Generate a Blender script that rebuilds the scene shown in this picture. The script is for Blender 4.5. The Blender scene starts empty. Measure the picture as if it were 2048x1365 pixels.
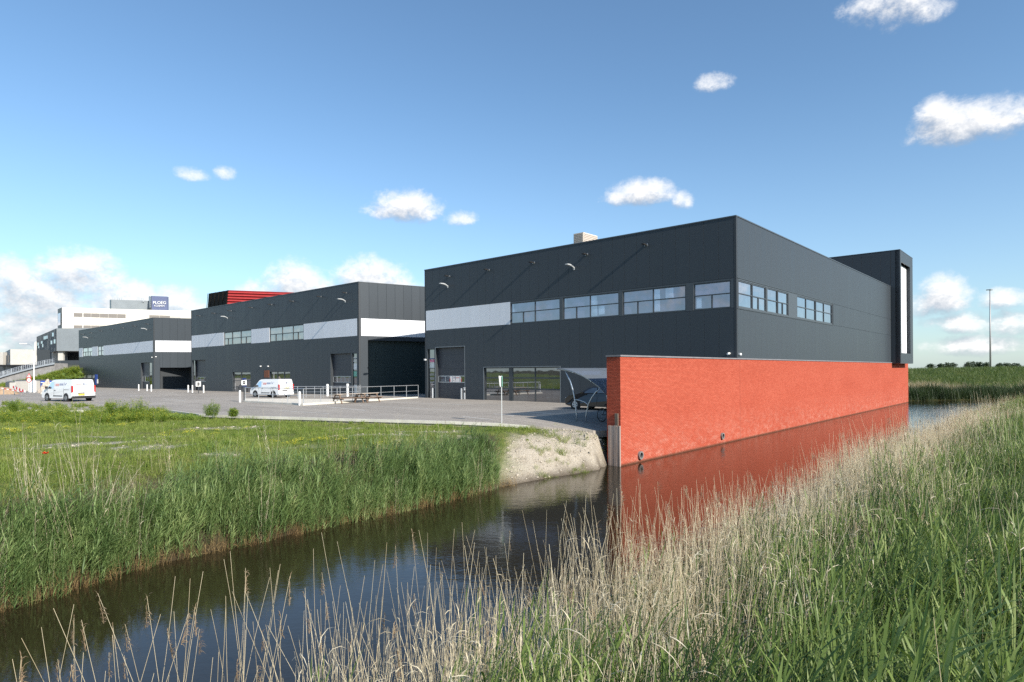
import bpy, bmesh, math, random
import numpy as np
from mathutils import Vector, Matrix, Euler

R = random.Random(7)
N = np.random.default_rng(11)
scene = bpy.context.scene
COL = scene.collection

# ------------------------------------------------------------------ camera
FPX, CX, HY, ROLL, CAMZ = 1235.0, 1024.0, 742.0, 0.0065, 2.5
cam_data = bpy.data.cameras.new('camera')
cam = bpy.data.objects.new('camera', cam_data)
COL.objects.link(cam)
cam.location = (0, 0, CAMZ)
cam.rotation_euler = (math.pi / 2, ROLL, 0)
cam_data.sensor_width = 36
cam_data.lens = 36 * FPX / 2048
cam_data.shift_y = (HY - 682.5) / 2048
cam_data.clip_start = 0.1
cam_data.clip_end = 20000
scene.camera = cam

scene.view_settings.view_transform = 'Standard'
scene.view_settings.look = 'None'
scene.view_settings.exposure = 0.5
scene.view_settings.gamma = 1
scene.render.engine = 'CYCLES'
scene.cycles.max_bounces = 6
scene.cycles.diffuse_bounces = 3
scene.cycles.glossy_bounces = 3
scene.cycles.transmission_bounces = 3
scene.cycles.transparent_max_bounces = 6
scene.cycles.caustics_reflective = False
scene.cycles.caustics_refractive = False
scene.cycles.use_denoising = False

# ------------------------------------------------------------------ sun and sky
SUN_TRAVEL = Vector((-4.52, 4.99, -3.92)).normalized()
sun_d = bpy.data.lights.new('sun', 'SUN')
sun_d.energy = 5.0
sun_d.angle = math.radians(0.53)
sun_d.color = (1.0, 0.93, 0.83)
sun = bpy.data.objects.new('sun', sun_d)
COL.objects.link(sun)
sun.location = (60, -60, 60)
sun.rotation_euler = (-SUN_TRAVEL).to_track_quat('Z', 'Y').to_euler()
SUN_EL = math.asin(-SUN_TRAVEL.z)
SUN_AZ = math.atan2(-SUN_TRAVEL.x, -SUN_TRAVEL.y)


def az_el(px, py):
    """direction of a point of the sky in azimuth and elevation"""
    dx, dz = (px - CX) / FPX, (HY - py) / FPX
    x, z = dx + ROLL * dz, dz - ROLL * dx
    return math.atan2(x, 1), math.atan2(z, math.hypot(x, 1))


# clouds: pixel centre in the photograph, half width, half height up, half height down, strength
CLOUDS = [
    (1925, 255, 150, 62, 36, 1.0), (1875, 232, 60, 44, 40, .95), (2010, 240, 90, 45, 42, .95), (2120, 250, 90, 50, 30, .9),
    (1790, 10, 105, 50, 48, .74), (1860, 18, 60, 36, 30, .7), (1720, 14, 46, 22, 26, .5),
    (1430, 168, 44, 26, 20, .75), (1415, 160, 22, 17, 15, .6),
    (1283, 392, 72, 38, 24, .95), (1240, 398, 40, 20, 16, .8), (1365, 402, 24, 21, 17, .6),
    (812, 420, 86, 46, 28, 1.0), (770, 425, 48, 26, 18, .8), (917, 438, 36, 20, 15, .62),
    (385, 350, 34, 17, 12, .55), (452, 349, 26, 17, 13, .58),
    (165, 552, 100, 66, 60, 1.0), (85, 600, 120, 75, 60, 1.0), (15, 580, 80, 75, 90, 1.0), (250, 610, 105, 60, 70, .95),
    (345, 610, 60, 50, 60, .9), (120, 660, 220, 60, 70, .95), (390, 650, 120, 45, 50, .8),
    (590, 575, 76, 60, 50, 1.0), (655, 590, 60, 40, 40, .9), (740, 565, 90, 60, 60, 1.05), (795, 590, 62, 48, 46, .95), (520, 590, 60, 38, 36, .8),
    (700, 620, 190, 40, 60, .9), (950, 640, 200, 40, 60, .8),
    (1885, 600, 66, 60, 34, 1.0), (1850, 615, 56, 40, 26, .9), (1925, 650, 70, 30, 22, .85), (1870, 648, 40, 18, 12, .6),
    (2010, 600, 60, 24, 20, .66), (2030, 655, 90, 36, 22, .8), (1960, 690, 150, 24, 22, .66),
]

world = bpy.data.worlds.new('World')
scene.world = world
world.use_nodes = True
wt = world.node_tree
wt.nodes.clear()


class NT:
    """small helper to write node trees as expressions"""
    def __init__(s, tree):
        s.t = tree

    def n(s, typ, **kw):
        nd = s.t.nodes.new(typ)
        for k, v in kw.items():
            setattr(nd, k, v)
        return nd

    def put(s, sock, v):
        if hasattr(v, 'is_output') or hasattr(v, 'links'):
            s.t.links.new(v, sock)
        elif v is not None:
            sock.default_value = v

    def m(s, op, a, b=None, c=None, clamp=False):
        nd = s.n('ShaderNodeMath', operation=op, use_clamp=clamp)
        s.put(nd.inputs[0], a)
        if b is not None:
            s.put(nd.inputs[1], b)
        if c is not None:
            s.put(nd.inputs[2], c)
        return nd.outputs[0]

    def ramp(s, fac, stops, interp='LINEAR'):
        nd = s.n('ShaderNodeValToRGB')
        cr = nd.color_ramp
        cr.interpolation = interp
        while len(cr.elements) > 1:
            cr.elements.remove(cr.elements[-1])
        for i, (p, c) in enumerate(stops):
            e = cr.elements[0] if i == 0 else cr.elements.new(p)
            e.position = p
            e.color = c if len(c) == 4 else (*c, 1)
        s.put(nd.inputs[0], fac)
        return nd.outputs[0]

    def mix(s, fac, a, b, blend='MIX'):
        nd = s.n('ShaderNodeMix', data_type='RGBA', blend_type=blend)
        s.put(nd.inputs[0], fac)
        s.put(nd.inputs[6], a)
        s.put(nd.inputs[7], b)
        return nd.outputs[2]

    def noise(s, vec, scale, detail=3, rough=.5, dist=0.0, dim='3D', out=0):
        nd = s.n('ShaderNodeTexNoise', noise_dimensions=dim)
        s.put(nd.inputs['Vector'], vec)
        nd.inputs['Scale'].default_value = scale
        nd.inputs['Detail'].default_value = detail
        nd.inputs['Roughness'].default_value = rough
        nd.inputs['Distortion'].default_value = dist
        return nd.outputs[out]

    def mapping(s, vec, loc=(0, 0, 0), rot=(0, 0, 0), scale=(1, 1, 1)):
        nd = s.n('ShaderNodeMapping')
        s.put(nd.inputs['Vector'], vec)
        nd.inputs['Location'].default_value = loc
        nd.inputs['Rotation'].default_value = rot
        nd.inputs['Scale'].default_value = scale
        return nd.outputs[0]


def build_world():
    # group: (az, el) -> cloud density field
    g = bpy.data.node_groups.new('cloud_field', 'ShaderNodeTree')
    g.interface.new_socket('az', in_out='INPUT', socket_type='NodeSocketFloat')
    g.interface.new_socket('el', in_out='INPUT', socket_type='NodeSocketFloat')
    g.interface.new_socket('field', in_out='OUTPUT', socket_type='NodeSocketFloat')
    t = NT(g)
    gi = g.nodes.new('NodeGroupInput')
    go = g.nodes.new('NodeGroupOutput')
    az, el = gi.outputs[0], gi.outputs[1]
    comb = t.n('ShaderNodeCombineXYZ')
    t.put(comb.inputs[0], az)
    t.put(comb.inputs[1], t.m('MULTIPLY', el, 1.25))
    vec = comb.outputs[0]
    n1 = t.noise(vec, 13.0, 8, .6, .35)
    n2 = t.noise(vec, 38.0, 6, .66, .3)
    n3 = t.noise(vec, 120.0, 4, .65, .2)
    field = None
    for (px, py, rw, ru, rd, st) in CLOUDS:
        a0, e0 = az_el(px, py)
        a1, _ = az_el(px + rw, py)
        _, e1 = az_el(px, py - ru)
        _, e2 = az_el(px, py + rd)
        ra, eu, ed = abs(a1 - a0), abs(e1 - e0), abs(e0 - e2)
        x = t.m('MULTIPLY', t.m('SUBTRACT', az, a0), 1 / ra)
        y = t.m('SUBTRACT', el, e0)
        y = t.m('MAXIMUM', t.m('MULTIPLY', y, 1 / eu), t.m('MULTIPLY', y, -1 / ed))
        d = t.m('ADD', t.m('MULTIPLY', x, x), t.m('MULTIPLY', y, y))
        f = t.m('MULTIPLY', t.m('SUBTRACT', 1.0, d), st)
        field = f if field is None else t.m('SMOOTH_MAX', field, f, .15)
    # cumulus beyond the frame, so that reflections and other views go on
    band = t.m('SUBTRACT', 1.0, t.m('ABSOLUTE', t.m('MULTIPLY', t.m('SUBTRACT', el, .13), 6.0)))
    far = t.m('MULTIPLY', t.m('ADD', band, -.25), 1.0)
    out_l = t.m('LESS_THAN', az, -.80)
    out_r = t.m('GREATER_THAN', az, .80)
    outside = t.m('ADD', out_l, out_r, clamp=True)
    n0 = t.noise(vec, 4.2, 4, .5)
    gen = t.m('MULTIPLY', t.m('SUBTRACT', n0, .60), 4.5)
    gen = t.m('ADD', gen, t.m('MULTIPLY', far, .8))
    gen = t.m('MINIMUM', gen, .9)
    gen = t.m('ADD', t.m('MULTIPLY', gen, outside), t.m('MULTIPLY', t.m('SUBTRACT', outside, 1.0), 3.0))
    field = t.m('MAXIMUM', field, gen)
    field = t.m('MAXIMUM', field, -1.2)
    # low haze veil near the horizon
    e = t.m('ADD', t.m('MULTIPLY', t.m('SUBTRACT', n1, .5), 2.3), t.m('MULTIPLY', t.m('SUBTRACT', n2, .5), 1.5))
    e = t.m('ADD', e, t.m('MULTIPLY', t.m('SUBTRACT', n3, .5), .7))
    out = t.m('ADD', t.m('MULTIPLY', field, 1.25), e)
    t.put(go.inputs[0], out)

    w = NT(wt)
    sky = w.n('ShaderNodeTexSky', sky_type='NISHITA')
    sky.sun_disc = False
    sky.sun_elevation = SUN_EL
    sky.sun_rotation = SUN_AZ
    sky.altitude = 0
    sky.air_density = 1.0
    sky.dust_density = 0.4
    sky.ozone_density = 1.6
    tc = w.n('ShaderNodeTexCoord')
    sep = w.n('ShaderNodeSeparateXYZ')
    w.put(sep.inputs[0], tc.outputs['Generated'])
    az = w.m('ARCTAN2', sep.outputs[0], sep.outputs[1])
    el = w.m('ARCSINE', sep.outputs[2])

    def call(a, e):
        nd = w.n('ShaderNodeGroup')
        nd.node_tree = g
        w.put(nd.inputs[0], a)
        w.put(nd.inputs[1], e)
        return nd.outputs[0]
    f0 = call(az, el)
    f1 = call(w.m('ADD', az, .006), w.m('ADD', el, .016))
    dens = w.n('ShaderNodeMapRange', interpolation_type='SMOOTHSTEP')
    w.put(dens.inputs[0], f0)
    dens.inputs[1].default_value = -0.15
    dens.inputs[2].default_value = 1.35
    lit = w.m('MULTIPLY_ADD', w.m('SUBTRACT', f0, f1), .75, .60, clamp=True)
    thick = w.m('MULTIPLY', w.m('SUBTRACT', f0, .9), .22, clamp=True)
    lit = w.m('SUBTRACT', lit, w.m('MULTIPLY', thick, .55), clamp=True)
    ccol = w.ramp(lit, [(0.0, (2.5, 2.9, 3.5)), (.35, (3.7, 4.0, 4.5)), (.7, (5.4, 5.5, 5.7)), (1.0, (6.9, 6.85, 6.8))])
    # thin whitening of the air low over the horizon
    hz = w.m('POWER', w.m('SUBTRACT', 1.0, w.m('MULTIPLY', w.m('MAXIMUM', el, 0.0), 2.3), clamp=True), 1.8)
    skyc = w.mix(1.0, sky.outputs[0], (0.88, 1.06, 1.14, 1), 'MULTIPLY')
    skyc = w.mix(w.m('MULTIPLY', hz, .42), skyc, (3.0, 3.75, 5.0, 1))
    up = w.m('GREATER_THAN', sep.outputs[2], -0.005)
    fac = w.m('MULTIPLY', w.m('MULTIPLY', dens.outputs[0], .96), up)
    final = w.mix(fac, skyc, ccol)
    bg = w.n('ShaderNodeBackground')
    w.put(bg.inputs[0], final)
    bg.inputs[1].default_value = 0.116
    out = w.n('ShaderNodeOutputWorld')
    w.t.links.new(bg.outputs[0], out.inputs[0])
    world.cycles.sampling_method = 'MANUAL'
    world.cycles.sample_map_resolution = 1024


build_world()

# ------------------------------------------------------------------ helpers
def ray(px, py):
    dx, dz = (px - CX) / FPX, (HY - py) / FPX
    return Vector((dx + ROLL * dz, 1.0, dz - ROLL * dx))


def ground(px, py, z=0.0):
    d = ray(px, py)
    k = (z - CAMZ) / d.z
    return Vector((d.x * k, k, z))


def at(px, py, depth):
    d = ray(px, py)
    return Vector((d.x * depth, depth, CAMZ + d.z * depth))


def lot_z(y):
    return -max(0.0, y - 62) * .0062


def tag(o, label=None, cat=None, group=None, kind=None):
    if label:
        o['label'] = label
    if cat:
        o['category'] = cat
    if group:
        o['group'] = group
    if kind:
        o['kind'] = kind
    return o


def empty(name, loc, rz=0.0, **kw):
    o = bpy.data.objects.new(name, None)
    COL.objects.link(o)
    o.location = loc
    o.rotation_euler = (0, 0, rz)
    o.empty_display_size = .3
    return tag(o, **kw)


def add(name, me, parent=None, loc=(0, 0, 0), rot=(0, 0, 0)):
    o = bpy.data.objects.new(name, me)
    COL.objects.link(o)
    o.parent = parent
    o.location = loc
    o.rotation_euler = rot
    return o


def copy_tree(o, parent=None):
    c = o.copy()
    COL.objects.link(c)
    c.parent = parent
    for ch in list(o.children):
        copy_tree(ch, c)
    return c


class MB:
    """collects shapes for one mesh"""
    def __init__(s):
        s.v, s.f, s.mi = [], [], []
        s.cur = 0

    def box(s, x0, x1, y0, y1, z0, z1):
        b = len(s.v)
        s.v += [(x0, y0, z0), (x1, y0, z0), (x1, y1, z0), (x0, y1, z0), (x0, y0, z1), (x1, y0, z1), (x1, y1, z1), (x0, y1, z1)]
        for q in ((0, 3, 2, 1), (4, 5, 6, 7), (0, 1, 5, 4), (1, 2, 6, 5), (2, 3, 7, 6), (3, 0, 4, 7)):
            s.f.append(tuple(b + i for i in q))
            s.mi.append(s.cur)
        return s

    def tube(s, pts, r, n=8, cap=True, r1=None):
        """tube along points; r radius, r1 end radius"""
        pts = [Vector(p) for p in pts]
        b = len(s.v)
        k = len(pts)
        prev = None
        for i, p in enumerate(pts):
            t = (pts[min(i + 1, k - 1)] - pts[max(i - 1, 0)]).normalized()
            if prev is None:
                a = t.orthogonal().normalized()
            else:
                a = (prev - t * prev.dot(t)).normalized()
            prev = a
            c = t.cross(a)
            rr = r if r1 is None else r + (r1 - r) * i / max(1, k - 1)
            for j in range(n):
                an = 2 * math.pi * j / n
                s.v.append(tuple(p + (a * math.cos(an) + c * math.sin(an)) * rr))
        for i in range(k - 1):
            for j in range(n):
                j2 = (j + 1) % n
                s.f.append((b + i * n + j, b + i * n + j2, b + (i + 1) * n + j2, b + (i + 1) * n + j))
                s.mi.append(s.cur)
        if cap:
            s.f.append(tuple(b + j for j in reversed(range(n))))
            s.f.append(tuple(b + (k - 1) * n + j for j in range(n)))
            s.mi += [s.cur, s.cur]
        return s

    def prism(s, poly, a0, a1, axis='y'):
        """poly in the plane across axis, extruded from a0 to a1"""
        b = len(s.v)
        n = len(poly)
        for a in (a0, a1):
            for (p, q) in poly:
                s.v.append({'y': (p, a, q), 'x': (a, p, q), 'z': (p, q, a)}[axis])
        s.f.append(tuple(b + i for i in range(n)))
        s.f.append(tuple(b + n + i for i in reversed(range(n))))
        for i in range(n):
            j = (i + 1) % n
            s.f.append((b + j, b + i, b + n + i, b + n + j))
        s.mi += [s.cur] * (n + 2)
        return s

    def quad(s, a, b, c, d):
        k = len(s.v)
        s.v += [tuple(a), tuple(b), tuple(c), tuple(d)]
        s.f.append((k, k + 1, k + 2, k + 3))
        s.mi.append(s.cur)
        return s

    def mesh(s, name, mats, smooth=False, fix=True, bevel=0):
        me = bpy.data.meshes.new(name)
        me.from_pydata(s.v, [], s.f)
        if not isinstance(mats, (list, tuple)):
            mats = [mats]
        for m in mats:
            me.materials.append(m)
        if len(mats) > 1:
            me.polygons.foreach_set('material_index', s.mi)
        if fix or bevel:
            bm = bmesh.new()
            bm.from_mesh(me)
            if bevel:
                bmesh.ops.bevel(bm, geom=list(bm.edges), offset=bevel, segments=1, affect='EDGES', clamp_overlap=True)
            bmesh.ops.recalc_face_normals(bm, faces=bm.faces)
            bm.to_mesh(me)
            bm.free()
        if smooth:
            me.polygons.foreach_set('use_smooth', [True] * len(me.polygons))
        me.update()
        return me

    def build(s, name, mats, parent=None, loc=(0, 0, 0), rot=(0, 0, 0), smooth=False, bevel=0):
        return add(name, s.mesh(name, mats, smooth, True, bevel), parent, loc, rot)


# ------------------------------------------------------------------ materials
def mat(name, col, rough=.6, spec=.5, metal=0.0, var=.0, vscale=1.0, bump=0.0, bscale=20.0, detail=4, stretch=(1, 1, 1), coord='Object'):
    m = bpy.data.materials.new(name)
    m.use_nodes = True
    t = NT(m.node_tree)
    b = m.node_tree.nodes['Principled BSDF']
    b.inputs['Roughness'].default_value = rough
    b.inputs['Specular IOR Level'].default_value = spec
    b.inputs['Metallic'].default_value = metal
    b.inputs['Base Color'].default_value = (*col, 1)
    tc = t.n('ShaderNodeTexCoord')
    if var > 0:
        v = t.mapping(tc.outputs[coord], scale=stretch)
        nz = t.noise(v, vscale, detail, .6)
        lo = tuple(c * (1 - var) for c in col)
        hi = tuple(min(1, c * (1 + var)) for c in col)
        t.put(b.inputs['Base Color'], t.ramp(nz, [(.3, lo), (.7, hi)]))
    if bump > 0:
        v = t.mapping(tc.outputs[coord], scale=stretch)
        nz = t.noise(v, bscale, 4, .6)
        bp = t.n('ShaderNodeBump')
        bp.inputs['Strength'].default_value = bump
        bp.inputs['Distance'].default_value = .02
        t.put(bp.inputs['Height'], nz)
        t.put(b.inputs['Normal'], bp.outputs[0])
    return m


def panel_mat(name, col, rough, spec):
    """coated steel sandwich panel: slight tone change from panel to panel and faint rain streaks"""
    m = bpy.data.materials.new(name)
    m.use_nodes = True
    t = NT(m.node_tree)
    b = m.node_tree.nodes['Principled BSDF']
    oi = t.n('ShaderNodeObjectInfo')
    tc = t.n('ShaderNodeTexCoord')
    v = t.mapping(tc.outputs['Object'], scale=(6, 6, .35))
    nz = t.noise(v, 1.0, 4, .6)
    f = t.m('ADD', t.m('MULTIPLY', oi.outputs['Random'], .06), t.m('MULTIPLY', nz, .16))
    c = t.mix(1.0, (*col, 1), t.ramp(f, [(0, (.86, .86, .86)), (.3, (1.12, 1.12, 1.12))]), 'MULTIPLY')
    t.put(b.inputs['Base Color'], c)
    t.put(b.inputs['Roughness'], t.m('ADD', t.m('MULTIPLY', oi.outputs['Random'], .05), rough))
    b.inputs['Specular IOR Level'].default_value = spec
    # very slight unevenness of the sheet
    bp = t.n('ShaderNodeBump')
    bp.inputs['Strength'].default_value = .02
    bp.inputs['Distance'].default_value = .02
    t.put(bp.inputs['Height'], t.noise(t.mapping(tc.outputs['Object'], scale=(1, 1, .5)), 2.5, 2, .5))
    t.put(b.inputs['Normal'], bp.outputs[0])
    return m


def glass_mat(name, tint=(.03, .035, .045), refl=.42, wob=.02, gcol=(.9, .92, 1.0)):
    m = bpy.data.materials.new(name)
    m.use_nodes = True
    nt = m.node_tree
    t = NT(nt)
    nt.nodes.remove(nt.nodes['Principled BSDF'])
    tc = t.n('ShaderNodeTexCoord')
    d = t.n('ShaderNodeBsdfDiffuse')
    nz = t.noise(t.mapping(tc.outputs['Object'], scale=(1.1, 1, .8)), 1.4, 3, .6)
    oi = t.n('ShaderNodeObjectInfo')
    nz = t.m('ADD', t.m('MULTIPLY', nz, .75), t.m('MULTIPLY', oi.outputs['Random'], .26))
    t.put(d.inputs[0], t.ramp(nz, [(.35, tuple(c * .5 for c in tint)), (.62, tuple(c * 2.2 for c in tint))]))
    g = t.n('ShaderNodeBsdfGlossy')
    g.inputs['Roughness'].default_value = .015
    g.inputs['Color'].default_value = (*gcol, 1)
    bp = t.n('ShaderNodeBump')
    bp.inputs['Strength'].default_value = wob
    bp.inputs['Distance'].default_value = .05
    t.put(bp.inputs['Height'], t.noise(tc.outputs['Object'], 1.3, 1, .5))
    t.put(g.inputs['Normal'], bp.outputs[0])
    fr = t.n('ShaderNodeFresnel')
    fr.inputs[0].default_value = 1.5
    f = t.m('ADD', refl, t.m('MULTIPLY', fr.outputs[0], 1 - refl), clamp=True)
    mx = t.n('ShaderNodeMixShader')
    t.put(mx.inputs[0], f)
    nt.links.new(d.outputs[0], mx.inputs[1])
    nt.links.new(g.outputs[0], mx.inputs[2])
    nt.links.new(mx.outputs[0], nt.nodes['Material Output'].inputs[0])
    return m


def leaf_mat(name, c0, c1, c2=None, trans=.35, rough=.5):
    """plant matter: colour changes from plant to plant and blade to blade, some light passes through"""
    m = bpy.data.materials.new(name)
    m.use_nodes = True
    nt = m.node_tree
    t = NT(nt)
    b = nt.nodes['Principled BSDF']
    oi = t.n('ShaderNodeObjectInfo')
    at_ = t.n('ShaderNodeAttribute', attribute_name='tone')
    geo = t.n('ShaderNodeNewGeometry')
    pn = t.noise(geo.outputs['Position'], .35, 3, .6)
    f = t.m('ADD', t.m('MULTIPLY', oi.outputs['Random'], .35), t.m('MULTIPLY', at_.outputs['Fac'], .45))
    f = t.m('ADD', f, t.m('MULTIPLY', t.m('SUBTRACT', pn, .4), .9), clamp=True)
    stops = [(0, c0), (.6, c1)] + ([(1.0, c2)] if c2 else [])
    c = t.ramp(f, stops)
    t.put(b.inputs['Base Color'], c)
    b.inputs['Roughness'].default_value = rough
    b.inputs['Specular IOR Level'].default_value = .35
    tr = t.n('ShaderNodeBsdfTranslucent')
    t.put(tr.inputs[0], t.mix(1.0, c, (1.25, 1.3, .8, 1), 'MULTIPLY'))
    mx = t.n('ShaderNodeMixShader')
    mx.inputs[0].default_value = trans
    nt.links.new(b.outputs[0], mx.inputs[1])
    nt.links.new(tr.outputs[0], mx.inputs[2])
    nt.links.new(mx.outputs[0], nt.nodes['Material Output'].inputs[0])
    return m


M = {}
M['dark'] = panel_mat('anthracite_panel', (.048, .058, .068), .4, .28)
M['dark_gap'] = mat('panel_joint', (.03, .036, .042), .6)
M['light'] = panel_mat('light_grey_panel', (.75, .77, .81), .45, .4)
M['gap_light'] = mat('light_joint', (.74, .76, .8), .6)
M['trim'] = mat('anthracite_trim', (.06, .07, .08), .4)
M['frame'] = mat('dark_frame_and_shade', (.045, .052, .058), .4)
M['glass'] = glass_mat('upper_glass', (.06, .055, .10), .26)
M['glass_low'] = glass_mat('shop_glass', (.03, .033, .03), .25)
M['glass_side'] = glass_mat('side_glass', (.04, .05, .055), .55)
M['glass_brown'] = glass_mat('warm_glass', (.16, .11, .07), .3)
M['door'] = mat('overhead_door', (.042, .046, .058), .45, var=.08, vscale=2)
M['white'] = mat('white_metal', (.8, .8, .78), .4)
M['alu'] = mat('aluminium_strip', (.55, .57, .6), .35, metal=.6)
M['galv'] = mat('galvanised_steel', (.5, .52, .54), .4, metal=.7, var=.15, vscale=14)
M['black'] = mat('black_rubber', (.012, .012, .013), .6)
M['roof'] = mat('roof_membrane', (.12, .12, .12), .9)
M['blind'] = mat('white_blind', (.82, .83, .85), .7, var=.04, vscale=3, stretch=(8, 8, .5))
M['concrete'] = mat('pale_concrete', (.6, .57, .5), .85, var=.14, vscale=1.6, bump=.15, bscale=30)
M['conc_dark'] = mat('grey_concrete', (.27, .26, .25), .9, var=.2, vscale=1.2)
M['cream'] = mat('cream_render', (.72, .69, .62), .8, var=.06, vscale=.4)
M['beige'] = mat('beige_cladding', (.5, .48, .44), .8, var=.08, vscale=.5)
M['grey_clad'] = mat('grey_cladding_and_shade', (.2, .225, .24), .6, var=.08, vscale=.6)
M['grey_dim'] = mat('charcoal_and_shade_cladding', (.1, .1, .1), .7, var=.1, vscale=.7)
M['louvre'] = mat('brown_louvre_and_shade', (.22, .2, .18), .6)
M['red_rib'] = mat('red_ribs', (.34, .024, .026), .6, spec=.2, var=.15, vscale=2)
M['dark_glass'] = glass_mat('smoked_glass', (.035, .028, .016), .12)
M['timber'] = mat('weathered_timber', (.34, .27, .23), .85, var=.3, vscale=5, bump=.4, bscale=30, stretch=(1, 1, .08))
M['timber_dark'] = mat('dark_timber', (.14, .105, .08), .85, var=.3, vscale=6, stretch=(1, 1, .2))
M['picnic'] = mat('brown_picnic_wood', (.2, .135, .095), .8, var=.25, vscale=6)
M['picnic_top'] = mat('pale_picnic_wood', (.42, .36, .3), .8, var=.25, vscale=6)  # table tops in a paler wood than benches and legs
M['blue'] = mat('blue_sign', (.12, .14, .235), .5)
M['royal'] = mat('royal_blue', (.03, .09, .42), .5)
M['red'] = mat('sign_red', (.55, .04, .04), .5)
M['green_sign'] = mat('pale_green_sign', (.22, .5, .38), .5)
M['yellow'] = mat('plate_yellow', (.75, .55, .05), .5)
M['coping'] = mat('grey_coping', (.2, .19, .2), .55, var=.12, vscale=2)
# ------------------------------------------------------------------ site layout
def unit(v):
    return v / np.linalg.norm(v)


def corner(px, py, dz):
    """plan position of a building corner from its pixel column, its parapet pixel and the parapet height above the eye"""
    d = ray(px, py)
    k = dz / d.z
    return np.array([d.x * k, k])


H_EYE = 9.6                                   # parapets stand 9.6 m above the eye
PAR = CAMZ + H_EYE
C3, L3 = corner(1472, 430.5, H_EYE), corner(849, 540, H_EYE)
C2, L2, R2 = corner(717, 563.4, H_EYE), corner(382, 621.5, H_EYE), corner(848, 573.4, H_EYE)
C1, L1, R1 = corner(306.8, 635.4, H_EYE), corner(157.5, 661.2, H_EYE), corner(381, 637.2, H_EYE)
W_DIR = np.array([.6685, .7437])              # runs with the canal, away from the eye
U_DIR = unit(L3 - C3)
print('U', U_DIR, unit(L2 - C2), unit(L1 - C1), 'len', np.linalg.norm(L3 - C3), np.linalg.norm(L2 - C2), np.linalg.norm(L1 - C1))

# edge of the water, walked round; each edge belongs to a side
g_ = lambda x, y: tuple(ground(x, y, -1.9)[:2])
P0 = C3 + W_DIR * -13.6                       # near end of the red wall, canal face
nW = np.array([W_DIR[1], -W_DIR[0]])          # out over the water
WALL_A = P0 + W_DIR * 3 - nW * 1.6
WALL_B = P0 + W_DIR * 69.0 - nW * 1.6
LEFT = [(-26, 2), (-17, 6.5), g_(0, 1222), g_(150, 1178), g_(300, 1132), g_(450, 1098), g_(600, 1066), g_(800, 1024), g_(940, 992), g_(1010, 972), g_(1080, 961), g_(1150, 949), g_(1192, 941)]
SLIT = [tuple(P0 - nW * .95 + W_DIR * .9), tuple(P0 - nW * .80 + W_DIR * 1.5)]
WALLP = [tuple(WALL_A), tuple(WALL_B)]
FAR = [(38, 84.5), (46, 83), (60, 84), (80, 87), (112, 92)]
RIGHT = [(112, 80), (80, 72), (52, 61), (34, 47), (18, 28.5), (8.2, 17.2), (5.0, 13.4), (1.75, 10), (-.6, 7.6), (-3.1, 5.5), (-6.2, 3.6), (-14, .5), (-26, -4)]
RING = LEFT + SLIT + WALLP + FAR + RIGHT
LAB = ['L'] * (len(LEFT) - 1) + ['S'] * (1 + len(SLIT)) + ['W'] * 1 + ['F'] * (len(FAR)) + ['F'] + ['R'] * (len(RIGHT) - 1) + ['L']
RP = np.array(RING)


def seg_dist(X, Y, a, b):
    ax, ay = a
    bx, by = b
    dx, dy = bx - ax, by - ay
    t = np.clip(((X - ax) * dx + (Y - ay) * dy) / (dx * dx + dy * dy), 0, 1)
    return np.hypot(X - ax - t * dx, Y - ay - t * dy)


def inside(X, Y, P):
    r = np.zeros(X.shape, bool)
    n = len(P)
    for i in range(n):
        x0, y0 = P[i]
        x1, y1 = P[(i + 1) % n]
        c = ((y0 > Y) != (y1 > Y)) & (X < (x1 - x0) * (Y - y0) / (y1 - y0 + 1e-12) + x0)
        r ^= c
    return r


def side_dists(X, Y):
    D = {k: np.full(X.shape, 1e9) for k in 'LSWFR'}
    n = len(RING)
    for i in range(n):
        d = seg_dist(X, Y, RING[i], RING[(i + 1) % n])
        D[LAB[i]] = np.minimum(D[LAB[i]], d)
    return D


def wob(X, Y, s, seed=0):
    """cheap smooth unevenness"""
    r = np.zeros(np.shape(X))
    rs = np.random.default_rng(seed)
    for i in range(7):
        a = rs.uniform(0, 6.28)
        f = s * rs.uniform(.5, 2.4)
        r = r + np.sin((X * math.cos(a) + Y * math.sin(a)) * f + rs.uniform(0, 6.28)) / 7
    return r


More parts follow.
